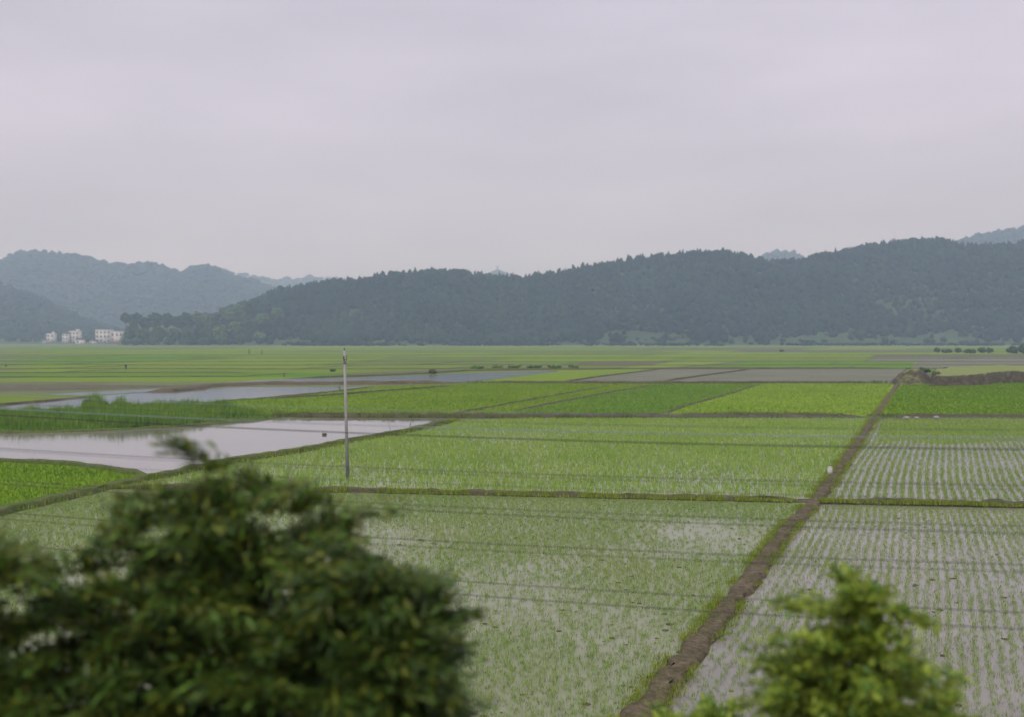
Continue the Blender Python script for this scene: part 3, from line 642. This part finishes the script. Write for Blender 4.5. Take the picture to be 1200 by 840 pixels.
# ------------------------------------------------------------------ individual trees
def leafy_crown(spheres, n, leaf=(0.07, 0.018), shell=0.55, horiz=0.6, seed=0, clumps=0, csize=0.16, droop=0.25):
    """leaves as small bent rhombi, gathered in sprays filling a set of ellipsoids (x,y,z,rx,ry,rz)"""
    r = np.random.default_rng(seed); Sx = np.array(spheres); vol = Sx[:, 3] * Sx[:, 4] * Sx[:, 5]
    nc = clumps or n // 170; k = r.choice(len(Sx), nc, p=vol / vol.sum())
    d = r.normal(size=(nc, 3)); d /= np.linalg.norm(d, axis=1)[:, None]; rad = r.random(nc) ** (1 - shell)
    C = Sx[k, :3] + d * rad[:, None] * Sx[k, 3:6]
    # spray direction: outwards, flattened
    D = d * np.array([1, 1, 1 - horiz]) + r.normal(0, 0.25, (nc, 3)) * np.array([1, 1, 0.4]); D /= np.linalg.norm(D, axis=1)[:, None]
    j = r.integers(0, nc, n); t = r.random(n)
    sz = (0.5 + 1.1 * r.random(nc))[j]
    base = C[j] + D[j] * ((t - 0.35) * csize * 2.4 * sz)[:, None] + r.normal(0, csize * 0.3, (n, 3)) * np.array([1.2, 1, 0.38]) * sz[:, None]
    ld = D[j] + r.normal(0, 0.6, (n, 3)) * np.array([1, 1, 0.55]); ld[:, 2] -= droop * 0.6; ld /= np.linalg.norm(ld, axis=1)[:, None]
    up = r.normal(0, 0.5, (n, 3)) + np.array([0, 0, 1.0]); sd = np.cross(ld, up); sd /= np.linalg.norm(sd, axis=1)[:, None] + 1e-9
    nn = np.cross(sd, ld)
    l = leaf[0] * (0.6 + 0.8 * r.random(n))[:, None]; w_ = leaf[1] * (0.7 + 0.6 * r.random(n))[:, None]
    V = np.stack([base, base + ld * l * 0.45 + sd * w_ - nn * w_ * 0.25, base + ld * l, base + ld * l * 0.45 - sd * w_ - nn * w_ * 0.25], 1)
    ii = np.arange(n * 4).reshape(n, 4)
    return V.reshape(-1, 3), ii, C

def tree_limbs(mb, base, top, C, r0, seed, nl=26, spread=0.5):
    r = np.random.default_rng(seed); base = np.array(base, float); top = np.array(top, float)
    t = np.linspace(0, 1, 9)[:, None]; P = base + (top - base) * t + np.concatenate([[[0, 0, 0]], r.normal(0, 0.04, (8, 3))]) * np.array([1, 1, 0.3]) * np.linalg.norm(top - base)
    mb.tube(P, np.linspace(r0, r0 * 0.06, 9), 8)
    lim = MB()
    for k in r.choice(len(C), min(nl, len(C)), replace=False):
        s = r.uniform(0.3, 0.92); i = s * 8; a = P[int(i)] * (1 - i % 1) + P[min(int(i) + 1, 8)] * (i % 1); b = C[k]
        mid = (a + b) / 2 + np.array([0, 0, -0.08 * np.linalg.norm(b - a)]) + r.normal(0, 0.05, 3) * np.linalg.norm(b - a)
        tt = np.linspace(0, 1, 7)[:, None]; Q = (1 - tt)**2 * a + 2 * tt * (1 - tt) * mid + tt**2 * b
        lim.tube(Q, np.linspace(r0 * 0.32 * (1.1 - s), r0 * 0.05, 7), 5)
    return lim

def near_tree(name, label, cat, ctr, spheres, n, mleaf, seed, leaf, r0=0.07, top=None, csize=0.16, nl=40, shell=0.5, clumps=0, group=None):
    x, y = ctr; gz = float(emb_h(np.array(x), np.array(y))) - 0.12
    root = empty(name, (x, y, gz)); tag(root, label, cat, group)
    off = np.array([x, y, gz])
    V, ii, C = leafy_crown(spheres, n, leaf, seed=seed, csize=csize, shell=shell, clumps=clumps)
    tr = MB(); tp = top or (x, y, max(s[2] for s in spheres)); lim = tree_limbs(tr, (x, y, gz), tp, C, r0, seed, nl)
    for mb in (tr, lim): mb.v = [v - off for v in mb.v]
    tr.build('trunk', M['bark'], root, True); lim.build('limbs', M['bark'], root, True)
    for k in range(len(mleaf)):
        sel = (np.arange(len(ii)) * 7919 % 1000) / 1000.0
        lo = mleaf[k][1]; hi = mleaf[k][2]; f = ii[(sel >= lo) & (sel < hi)]
        if k == 0: crown = mesh_np('crown', (V - off)[f.ravel()], np.arange(f.size).reshape(-1, 4), mleaf[k][0], root)
        else:
            me = mesh_np('leaves', (V - off)[f.ravel()], np.arange(f.size).reshape(-1, 4), mleaf[k][0], crown)
    return root
def sph(px, py, Y, rpx, ry=None, rz=None, rd=1.0):
    s = Y / F; return (xat(px, py, Y), Y, zat(py, Y), rpx * s, (ry or rpx) * s * rd, (rz or rpx) * s)

M['leaf_dark'] = mat('leaf_dark', (0.034, 0.066, 0.012), (0.058, 0.10, 0.017), 1.6, rough=0.5, spec=0.35, island=0.5, trans=0.25)
M['leaf_olive'] = mat('leaf_olive', (0.10, 0.125, 0.014), (0.15, 0.17, 0.02), 1.6, rough=0.5, spec=0.3, island=0.5, trans=0.3)
M['leaf_lime'] = mat('leaf_lime', (0.22, 0.30, 0.03), (0.30, 0.38, 0.05), 1.6, rough=0.5, spec=0.3, island=0.4, trans=0.35)
M['leaf_mid'] = mat('leaf_mid', (0.075, 0.15, 0.02), (0.11, 0.20, 0.028), 1.6, rough=0.5, spec=0.3, island=0.5, trans=0.3)

Y1 = 6.0
near_tree('tree', 'big dark leafy tree filling the lower left, tallest crown tip', 'tree', (xat(250, 700, Y1), Y1 + 0.3),
          [sph(250, 566, Y1, 40, 40, 30), sph(235, 580, Y1, 40, 40, 26), sph(245, 610, Y1, 58, 60, 42), sph(240, 670, Y1, 85, 100, 60), sph(165, 690, Y1, 75, 90, 75), sph(330, 640, Y1, 70, 90, 75), sph(352, 562, Y1 + .2, 38, 50, 34), sph(390, 600, Y1, 30, 40, 26), sph(95, 760, Y1, 110), sph(250, 800, Y1, 170, 180, 140),
           sph(360, 740, Y1, 105), sph(185, 590, Y1, 36, 30, 20), sph(115, 640, Y1, 46, 40, 24), sph(60, 690, Y1, 50, 50, 28), sph(300, 590, Y1, 36, 40, 26), sph(230, 980, Y1, 190, 200, 130)], 80000, [(M['leaf_dark'], 0, 0.42), (M['leaf_olive'], 0.42, 0.72), (M['leaf_mid'], 0.72, 1)], 21, (0.10, 0.012), r0=0.09, nl=60, top=(xat(250, 575, Y1), Y1, zat(575, Y1)), csize=0.15)
near_tree('tree', 'dark tree with a lower crown crowding the right of the tallest one', 'tree', (xat(450, 800, 5.7), 5.9),
          [sph(425, 610, 5.7, 30, 40, 28), sph(440, 670, 5.7, 42, 60, 36), sph(490, 720, 5.7, 32, 50, 22), sph(440, 770, 5.7, 75, 100, 75), sph(488, 800, 5.7, 38, 60, 55), sph(430, 950, 5.7, 110)], 42000, [(M['leaf_dark'], 0, 0.65), (M['leaf_olive'], 0.65, 0.85), (M['leaf_mid'], 0.85, 1)], 22, (0.10, 0.012), nl=40, csize=0.15)
near_tree('tree', 'yellowish leafed tree cut off by the left edge', 'tree', (xat(-30, 800, 5.4), 5.5),
          [sph(-35, 700, 5.4, 50, 70, 85), sph(-20, 830, 5.4, 85), sph(-30, 990, 5.4, 100)], 26000, [(M['leaf_mid'], 0, 0.5), (M['leaf_olive'], 0.5, 1)], 23, (0.10, 0.013), nl=30, csize=0.14)
near_tree('tree', 'lime green leafy treetop rising in front of the right paddy', 'tree', (xat(1005, 840, 6.2), 6.4),
          [sph(1030, 704, 6.2, 34, 50, 24), sph(975, 716, 6.2, 30, 50, 22), sph(1020, 735, 6.2, 40, 60, 30), sph(1000, 765, 6.2, 56, 70, 42), sph(1005, 820, 6.2, 76, 90, 55), sph(930, 800, 6.2, 26, 50, 22), sph(1085, 835, 6.2, 46, 80, 30), sph(1000, 950, 6.2, 110, 130, 100)], 40000,
          [(M['leaf_lime'], 0, 0.62), (M['leaf_mid'], 0.62, 0.9), (M['leaf_olive'], 0.9, 1)], 24, (0.085, 0.014), nl=40, csize=0.13)
near_tree('tree', 'low yellow green sapling top peeping in beside the path', 'tree', (xat(805, 900, 7.5), 7.7),
          [sph(838, 864, 7.5, 34, 60, 22), sph(790, 884, 7.5, 30, 50, 22), sph(810, 950, 7.5, 66)], 12000, [(M['leaf_lime'], 0, 0.6), (M['leaf_mid'], 0.6, 1)], 25, (0.085, 0.013), nl=24, shell=0.3, csize=0.12)

# grove at the near end of the long hill
grove_px = [(148, 366, 7), (160, 366, 9), (156, 378, 9), (171, 371, 8), (182, 365, 10), (196, 367, 9), (208, 369, 8), (219, 365, 10), (231, 364, 9), (243, 367, 9), (256, 366, 9), (268, 360, 10), (281, 356, 10), (293, 351, 9),
            (152, 388, 9), (168, 384, 10), (186, 382, 10), (204, 384, 9), (222, 381, 10), (240, 382, 9), (258, 380, 10), (275, 376, 9), (292, 372, 9), (308, 366, 9), (325, 360, 8),
            (160, 396, 8), (178, 395, 8), (198, 396, 7), (218, 395, 8), (238, 396, 8), (260, 394, 8), (282, 391, 8), (305, 389, 8), (148, 397, 6)]
def far_tree(px, top, w_px, Y, m, seed, label, group, wide=1.0):
    r = np.random.default_rng(seed); s = Y / F; X = (px - CX) / F * Y; base = max(float(H1.z(np.array(float(px)), np.array(float(Y)))), 0) - 0.4
    ztop = zat(top, Y); h = max(ztop - base, 5.0); R = w_px * s * 0.95
    root = empty('tree', (X, Y, base)); tag(root, label, 'tree', group)
    mb = MB(); mb.tube([(0, 0, 0), (0.1, 0, h * 0.3), (0, 0.1, h * 0.7)], [0.035 * h, 0.028 * h, 0.01 * h], 6); mb.build('trunk', M['bark'], root, True)
    n = 150; d = r.normal(size=(n, 3)); d /= np.linalg.norm(d, axis=1)[:, None]; rr = r.random(n) ** 0.35
    c = d * rr[:, None] * np.array([R, R, min(h * 0.45, R * 1.1)]) * 0.85 + np.array([0, 0, h - min(h * 0.45, R * 1.1)])
    P, Fa = PR1_; k = r.integers(0, len(P), n); V = P[k] * (R * r.uniform(0.12, 0.26, n))[:, None, None] * np.array([1, 1, 0.8]) + c[:, None]
    mesh_np('crown', V.reshape(-1, 3), (Fa[None] + (np.arange(n) * V.shape[1])[:, None, None]).reshape(-1, 3), m, root)
    return root
for i, (px, top, wp) in enumerate(grove_px):
    Y = 1010 if top > 390 else (1045 if top > 375 else 1110)
    light = px > 225 and top < 392 and i % 3 != 1
    if i == 0: lab = 'round topped tree standing beside the white village block'
    else: lab = ('yellow green tree in the wood at the left end of the long hill' if light else 'dark green tree in the wood at the left end of the long hill')
    far_tree(px, top, wp, Y + (i % 5) * 4, M['bamboo'] if light else M['grove'], 300 + i, lab, 'trees in the wood at the left end of the long hill')

# bushes
def bush(px, py, wpx, hpx, m, label, seed, group=None, name='bush', z=0.0, n=60):
    x, y = gp(px, py, z); s = y / F; R = wpx * s / 2; h = hpx * s; r = np.random.default_rng(seed)
    root = empty(name, (x, y, z - 0.05)); tag(root, label, 'bush', group)
    d = r.normal(size=(n, 3)); d /= np.linalg.norm(d, axis=1)[:, None]; rr = r.random(n) ** 0.4
    c = d * rr[:, None] * np.array([R, min(R, 2.0), h * 0.42]) * 0.85 + np.array([0, 0, h * 0.5])
    c[:, 2] *= (0.75 + 0.5 * fbm(c[:, 0] * 1.3 + px, c[:, 1], 2, seed))
    P, Fa = PR1_; k = r.integers(0, len(P), n); V = P[k] * (min(h, R) * r.uniform(0.16, 0.34, n))[:, None, None] + c[:, None]
    mesh_np('foliage', V.reshape(-1, 3), (Fa[None] + (np.arange(n) * V.shape[1])[:, None, None]).reshape(-1, 3), m, root)
    mb = MB()
    for q in range(5):
        e_ = c[r.integers(0, n)]; mb.tube([(0, 0, 0), e_ * 0.5 + [0, 0, 0.05 * h], e_], [0.03 * h, 0.02 * h, 0.008 * h], 5)
    mb.build('stem', M['bark'], root)
    return root
bush(1065, 437.5, 8, 8, M['grove'], 'dark upright bush on the earth hump at the end of the path', 401, z=0.9)
bush(1083, 436, 15, 6.5, M['grove'], 'spreading green bush on the corner of the earth terrace', 402, z=0.9)
bush(1103, 436, 8, 3, M['grove'], 'low bush on the back edge of the earth terrace', 403, z=1.2)
bush(390, 434.5, 8, 3, M['grove'], 'small dark green bush beside the muddy strip left of the utility pole', 404)
bush(507, 437, 11, 6, M['bank'], 'brownish bush at the edge of the strip of water', 405)
for i, (px, py, a, b_) in enumerate([(1098, 413.5, 8, 6), (1110, 414, 14, 5), (1123, 414, 9, 7), (1137, 414.5, 18, 5), (1151, 414, 10, 7.5), (1160, 414, 8, 6.5), (1186, 414.5, 14, 8), (1200, 414.5, 16, 9), (1222, 414.5, 22, 8)]):
    bush(px, py, a, b_, M['grove'], 'dark bush in the row beyond the bright strip at the far right', 410 + i, 'bushes beyond the bright strip at the far right')
for i, (px, py, a, b_) in enumerate([(560, 431.3, 20, 4), (583, 431, 16, 4.5), (603, 431, 18, 5), (626, 431, 22, 5), (650, 430.5, 20, 5), (672, 430, 16, 4)]):
    bush(px, py, a, b_, M['reed'], 'green scrub bush behind the strip of water', 430 + i, 'scrub bushes behind the strip of water')
bush(916, 412.5, 6, 2.5, M['grove'], 'tiny dark bush alone in the far fields', 440)
bush(421, 488, 4, 14 * 0.45, M['grove'], 'small dark sapling bush on the bank right of the utility pole', 441)
for i, (px, w_) in enumerate([(707, 16), (750, 10), (862, 14), (925, 20), (985, 10), (455, 14), (500, 10)]):
    bush(px, 487.5, w_, 4.2, M['bank'] if i % 2 else M['grove'], 'low clump of weeds on the bank behind the middle paddy', 450 + i, 'weed clumps on the bank behind the middle paddy')

# ------------------------------------------------------------------ village
def house(px0, px1, top, basep, Y, label, parts, dep=9.0, roof='flat', wallm='plaster', rz=0.0, win=(3, 3)):
    s = Y / F; wdt = (px1 - px0) * s; X = ((px0 + px1) / 2 - CX) * s; zb = zat(basep, Y); h = zat(top, Y) - zb
    root = empty('house', (X, Y + dep / 2, zb), rz); tag(root, label, 'house')
    mb = MB(); mb.box((0, 0, h / 2 - 2), (wdt, dep, h + 4)); mb.build('wall', M[wallm], root)
    nc, nr = win
    for r_ in range(nr):
        for c in range(nc):
            xx = -wdt / 2 + (c + 0.5) * wdt / nc; zz = (r_ + 0.55) * h / nr
            if r_ == 0 and c == nc // 2 and 'door' in parts:
                m_ = MB(); m_.box((xx, -dep / 2 - 0.03, 1.1), (1.3, 0.12, 2.2)); m_.build('door', M['tile'], root); continue
            fr = MB(); fr.box((xx, -dep / 2 - 0.05, zz), (wdt / nc * 0.5, 0.10, h / nr * 0.5)); f = fr.build('window', M['glass'], root)
            sl_ = MB(); sl_.box((xx, -dep / 2 - 0.12, zz - h / nr * 0.28), (wdt / nc * 0.6, 0.3, 0.14)); sl_.build('sill', M['concrete'], f)
    if roof == 'flat':
        m_ = MB(); m_.box((0, 0, h + 0.15), (wdt + 0.5, dep + 0.5, 0.3)); 
        for sx, sy, lx, ly in ((0, -1, wdt + .5, .25), (0, 1, wdt + .5, .25), (-1, 0, .25, dep), (1, 0, .25, dep)): m_.box((sx * (wdt / 2 + .1), sy * (dep / 2 + .12), h + 0.6), (lx, ly, 0.65))
        m_.build('roof', M[wallm], root)
    else:
        e_ = 0.5; rh = wdt * 0.16 + 0.6; a, b_ = wdt / 2 + e_, dep / 2 + e_
        V = [(-a, -b_, h - .05), (a, -b_, h - .05), (a, b_, h - .05), (-a, b_, h - .05), (-a, 0, h + rh), (a, 0, h + rh)]
        m_ = MB(); m_.add(V, [(0, 1, 5, 4), (2, 3, 4, 5), (0, 3, 2, 1)], [(0, 4, 3), (1, 2, 5)]); m_.build('roof', M['tile'], root)
    if 'tower' in parts:
        m_ = MB(); m_.box((wdt * 0.22, 1, h + 1.6), (wdt * 0.3, dep * 0.4, 2.6)); m_.build('stair_tower', M[wallm], root)
    if 'annex' in parts:
        m_ = MB(); m_.box((wdt * 0.1, -dep / 2 - 2, 1.2), (wdt * 0.9, 3.6, 3.4)); m_.build('annex', M['brick'], root)
    return root
VY = 1240
house(112, 129.5, 387.5, 402, VY, 'tallest white three storey village block near the trees', ['door'], 11, win=(4, 3))
house(130, 144, 389.5, 402, VY + 2, 'white two storey block joined to the right of the tallest one', ['door', 'annex'], 9, win=(3, 2))
house(80.5, 92.5, 389, 402.5, VY + 6, 'pale stepped village house with a roof tower', ['door', 'tower'], 9, win=(3, 3))
house(73, 80, 391.5, 403, VY, 'narrow greyish house left of the stepped village house', ['door'], 7, 'gable', win=(2, 3))
house(88.5, 98, 398.5, 403.3, VY - 14, 'small low white house with a dark roof in front of the stepped house', ['door'], 6, 'gable', win=(2, 1))
house(54.5, 63.5, 392, 400.5, VY + 10, 'isolated small white house at the left of the village', ['door', 'tower'], 7, win=(2, 2))
house(105, 112, 400, 403.5, VY - 6, 'tiny low shed at the left foot of the tallest block', ['door'], 5, 'gable', win=(2, 1))
house(49.5, 52.5, 399.5, 402.5, VY - 2, 'tiny white hut at the far left of the village', [], 4, 'gable', win=(1, 1))
# raised ground under the village
vt = Hill([(-200, 394), (-40, 396), (20, 397.5), (150, 398), (185, 401), (215, 404)], 1330, 1190, 1420, tree=0, sd=130, relief=0.0, ridge_var=4)
vt.build('low rise of green ground under the village', M['hill'], 80, 24)
for i, (px, top, wp) in enumerate([(30, 394, 7), (44, 396, 5), (67, 394, 4.5), (102, 394, 6), (69, 398, 3.5), (12, 392, 8), (-8, 391, 9), (106, 397, 3)]):
    Y = 1275; s = Y / F
    far_tree(px, top, wp, Y, M['grove'], 500 + i, 'dark tree standing among the village houses', 'trees among the village houses')

# ------------------------------------------------------------------ utility pole, posts, stones
def frustum(mb, p0, p1, r0, r1, n=12): mb.tube([p0, ((p0[0] + p1[0]) / 2, (p0[1] + p1[1]) / 2, (p0[2] + p1[2]) / 2), p1], [r0, (r0 + r1) / 2, r1], n)
x, y = gp(407.5, 560)
hp = zat(411, y)
root = empty('utility_pole', (x, y, -0.1)); tag(root, 'tall grey concrete utility pole standing at the near pond bank', 'utility pole')
tx = xat(403.5, 411, y) - x
mb = MB(); frustum(mb, (0, 0, 0), (tx, 0, hp + 0.1), 0.115, 0.075); mb.build('shaft', M['concrete'], root, True)
mb = MB(); mb.box((tx, 0.14, hp - 0.42), (0.10, 0.08, 0.10)); mb.box((tx, 0.22, hp - 0.42), (0.07, 1.1, 0.07), 0.0); mb.build('crossarm', M['bark'], root)
for dy in (-0.22, 0.3, 0.68):
    mb = MB(); mb.tube([(tx, dy, hp - 0.40), (tx, dy, hp - 0.30), (tx, dy, hp - 0.22)], [0.03, 0.055, 0.025], 8); mb.build('insulator', M['insulator'], root, True)
mb = MB(); mb.tube([(tx, 0, hp + 0.09), (tx, 0, hp + 0.2), (tx, 0, hp + 0.27)], [0.035, 0.05, 0.03], 8); mb.build('insulator', M['insulator'], root, True)
mb = MB(); mb.tube([(tx * .92, 0, hp - 0.7), (tx * .92, 0, hp - 0.5), (tx * .92, 0, hp - 0.3)], [0.105, 0.105, 0.10], 10); mb.build('clamp_band', M['concrete'], root, True)

def stake(px, py, hpx, r, label, lean=0.0, m='bark', name='stake', z=0.0):
    x, y = gp(px, py, z); h = hpx * y / F; mb = MB(); mb.tube([(0, 0, -0.3), (lean * h * .5, 0, h * 0.5), (lean * h, 0, h)], [r, r * 0.9, r * 0.7], 7)
    o = mb.build(name, M[m], None, True); o.location = (x, y, z); return tag(o, label, 'stake')
stake(480, 503, 8, 0.05, 'dark short stake standing at the near pond corner', 0.15)
stake(459, 504.5, 16, 0.022, 'thin stick leaning out of the near pond', -0.45)
stake(292, 415, 6, 0.22, 'dark post alone in the distant fields, left one of two', name='post')
stake(307, 415, 4.5, 0.22, 'shorter dark post in the distant fields, right one of two', name='post')
stake(333, 441, 5, 0.12, 'short dark post by the muddy strip')
stake(398, 457, 5, 0.12, 'short dark post on the shore of the far pond')
stake(7, 429, 3, 0.2, 'tiny dark post at the left edge of the distant fields')

def rock(px, py, w_, h_, label, seed, z=0.35, m='stone', cat='stone'):
    r = np.random.default_rng(seed); V, Fa = I3; x, y = gp(px, py, z)
    n = fbm(V[:, 0] * 1.6 + seed, V[:, 1] * 1.6 + V[:, 2], 3, seed); v = V * (0.75 + 0.5 * n)[:, None]; v = np.sign(v) * np.abs(v) ** 0.85 * np.array([w_ / 2, w_ / 2.4, h_ / 2])
    o = mesh_np('stone', v, Fa, M[m], smooth=False); o.location = (x, y, z + h_ * 0.2); return tag(o, label, cat)
rock(1062, 489.5, 0.65, 0.32, 'pale stone on the bank, first right of the brown path', 1)
rock(1074, 489.5, 0.5, 0.26, 'greyish stone on the bank between two others', 2)
rock(1097, 489.5, 0.6, 0.36, 'whitest stone on the bank, set apart to the right', 3)
rock(380, 509, 0.45, 0.25, 'small dark clod poking out of the near pond', 4, z=0.0, m='bank', cat='clod')
# marker stone by the path
x, y = gp(972.5, 557)
mb = MB(); mb.box((0, 0, 0.26), (0.3, 0.18, 0.56), 0.2, 0.9); mb.box((0, 0, 0.575), (0.27, 0.162, 0.07), 0.2, 0.75)
o = mb.build('marker_stone', M['marker']); o.location = (x, y, 0.0); tag(o, 'small white marker stone standing beside the brown path', 'marker stone')

# ------------------------------------------------------------------ person far out in the fields
def person(px, py, label):
    x, y = gp(px, py); me = bpy.data.meshes.new('person')
    vs = [(0, 0, 0.92), (0, 0, 1.12), (0, 0, 1.38), (0, -0.03, 1.50), (0, -0.05, 1.60), (0.19, 0, 1.36), (0.23, -0.06, 1.10), (0.16, -0.26, 0.96), (-0.19, 0, 1.36), (-0.24, -0.02, 1.10), (-0.22, -0.14, 0.86),
          (0.10, 0, 0.86), (0.12, -0.04, 0.47), (0.12, 0.02, 0.08), (0.13, -0.14, 0.03), (-0.10, 0, 0.86), (-0.11, 0.03, 0.47), (-0.12, 0.08, 0.08), (-0.13, -0.06, 0.03)]
    es = [(0, 1), (1, 2), (2, 3), (3, 4), (2, 5), (5, 6), (6, 7), (2, 8), (8, 9), (9, 10), (0, 11), (11, 12), (12, 13), (13, 14), (0, 15), (15, 16), (16, 17), (17, 18)]
    rd = [0.14, 0.13, 0.15, 0.055, 0.10, 0.07, 0.05, 0.035, 0.07, 0.05, 0.035, 0.095, 0.07, 0.045, 0.04, 0.095, 0.07, 0.045, 0.04]
    me.from_pydata(vs, es, []); o = bpy.data.objects.new('person', me); COL.objects.link(o)
    md = o.modifiers.new('s', 'SKIN'); sv = me.skin_vertices[0].data
    for i, r_ in enumerate(rd): sv[i].radius = (r_, r_); sv[i].use_root = (i == 0)
    ms = o.modifiers.new('u', 'SUBSURF'); ms.levels = 1; ms.render_levels = 1
    me.materials.append(M['cloth_dark']); o.location = (x, y, 0.05); o.rotation_euler = (0, 0, 0.5)
    hat = MB(); hat.tube([(0, -0.05, 1.66), (0, -0.05, 1.68), (0, -0.05, 1.78)], [0.24, 0.2, 0.03], 12); hat.build('hat', M['straw'], o)
    return tag(o, label, 'person')
person(147.5, 433, 'person in dark clothes standing alone in the far green fields')

# small tower on the tiny pale peak
s = 3300 / F; X = (583 - CX) * s; zb = zat(312.0, 3300) - 8
root = empty('tower', (X, 3300, zb)); tag(root, 'tiny pavilion like tower on top of the pale distant peak', 'tower')
mb = MB(); mb.box((0, 0, 2), (5, 5, 8)); mb.build('wall', M['concrete'], root)
mb = MB(); mb.box((0, 0, 6.8), (10, 8, 1.6), 0, 0.6); mb.build('roof', M['tile'], root)

# ------------------------------------------------------------------ trackside wires
WIRES = [(462, 489, 'wire_blue', 0.0035, 'faint blue grey wire, topmost of the lines crossing the view'),
         (472, 503, 'wire', 0.003, 'thin dark wire, second from the top'),
         (478, 513, 'wire_blue', 0.006, 'pale blue grey wire just above the thickest dark one'),
         (486, 526, 'wire', 0.0085, 'thickest dark wire, fourth from the top'),
         (524.5, 568.5, 'wire', 0.005, 'dark wire crossing the middle paddies, upper of a pair'),
         (527.5, 573, 'wire', 0.003, 'thin wire crossing the middle paddies, lower of a pair'),
         (539, 585, 'wire', 0.003, 'thin wire just above the crossing bank'),
         (562, 616, 'wire', 0.0045, 'dark wire just below the crossing bank, upper of a pair'),
         (566, 625, 'wire', 0.0055, 'dark wire just below the crossing bank, lower of a pair'),
         (600, 661, 'wire', 0.0055, 'dark wire across the nearest paddies, fourth from the bottom'),
         (607, 670, 'wire', 0.004, 'thin wire across the nearest paddies, third from the bottom'),
         (637, 717, 'wire', 0.0055, 'dark wire across the nearest paddies, second from the bottom'),
         (649, 737, 'wire', 0.006, 'dark wire, lowest of all the lines')]
SAG = 0.002
XA, XB = -19.0, 21.0
for i, (yl, yr_, m, r_, lab) in enumerate(WIRES):
    dofs = 0.22 * (i % 2) - 0.1
    def D(x): return 11.79 + dofs - 0.243 * x
    xl = -7.04; xr = 5.46
    zl = zat(yl, 13.5 + dofs); zr = zat(yr_, 10.46 + dofs); b = (zr - zl - SAG * (xr * xr - xl * xl)) / (xr - xl); a = zl - b * xl - SAG * xl * xl
    xs = np.linspace(XA, XB, 41); P = np.stack([xs, D(xs), a + b * xs + SAG * xs**2], 1)
    mb = MB(); mb.tube(P, r_ * 0.8, 6); o = mb.build('wire', M[m], None, True); tag(o, lab, 'wire', 'wires strung beside the railway')
    WIRES[i] = WIRES[i] + ((P[0], P[-1]),)
for e_ in (0, 1):
    P = np.array([w_[5][e_] for w_ in WIRES]); c = P.mean(0); gz = float(np.clip(emb_h(np.array(c[0]), np.array(c[1])), 0, 6.4)) - 0.2
    top = P[:, 2].max() + 0.3; root = empty('wire_pole', (c[0], c[1], gz)); tag(root, 'trackside pole carrying the wires, %s' % ('left of the view' if e_ == 0 else 'right of the view'), 'utility pole')
    mb = MB(); frustum(mb, (0, 0, 0), (0, 0, top - gz), 0.15, 0.1); mb.build('shaft', M['concrete'], root, True)
    for zz in sorted(set(np.round(P[:, 2] * 4) / 4)):
        mb = MB(); mb.box((0, 0, zz - gz), (0.08, 0.9, 0.07)); mb.build('crossarm', M['bark'], root)

# ------------------------------------------------------------------ haze
mb = MB(); mb.box((0, 1960, 172), (5200, 4440, 347))
hz = mb.build('haze', None); hz['kind'] = 'stuff'; hz['label'] = 'pale damp haze filling the valley'
hm = bpy.data.materials.new('haze'); hm.use_nodes = True; t = hm.node_tree
t.nodes.remove(t.nodes['Principled BSDF']); v = t.nodes.new('ShaderNodeVolumePrincipled')
v.inputs['Color'].default_value = (0.56, 0.70, 1.0, 1); v.inputs['Absorption Color'].default_value = (1, 1, 1, 1); v.inputs['Density'].default_value = 0.00035; v.inputs['Anisotropy'].default_value = 0.0
t.links.new(v.outputs[0], t.nodes['Material Output'].inputs['Volume']); hz.data.materials.append(hm)
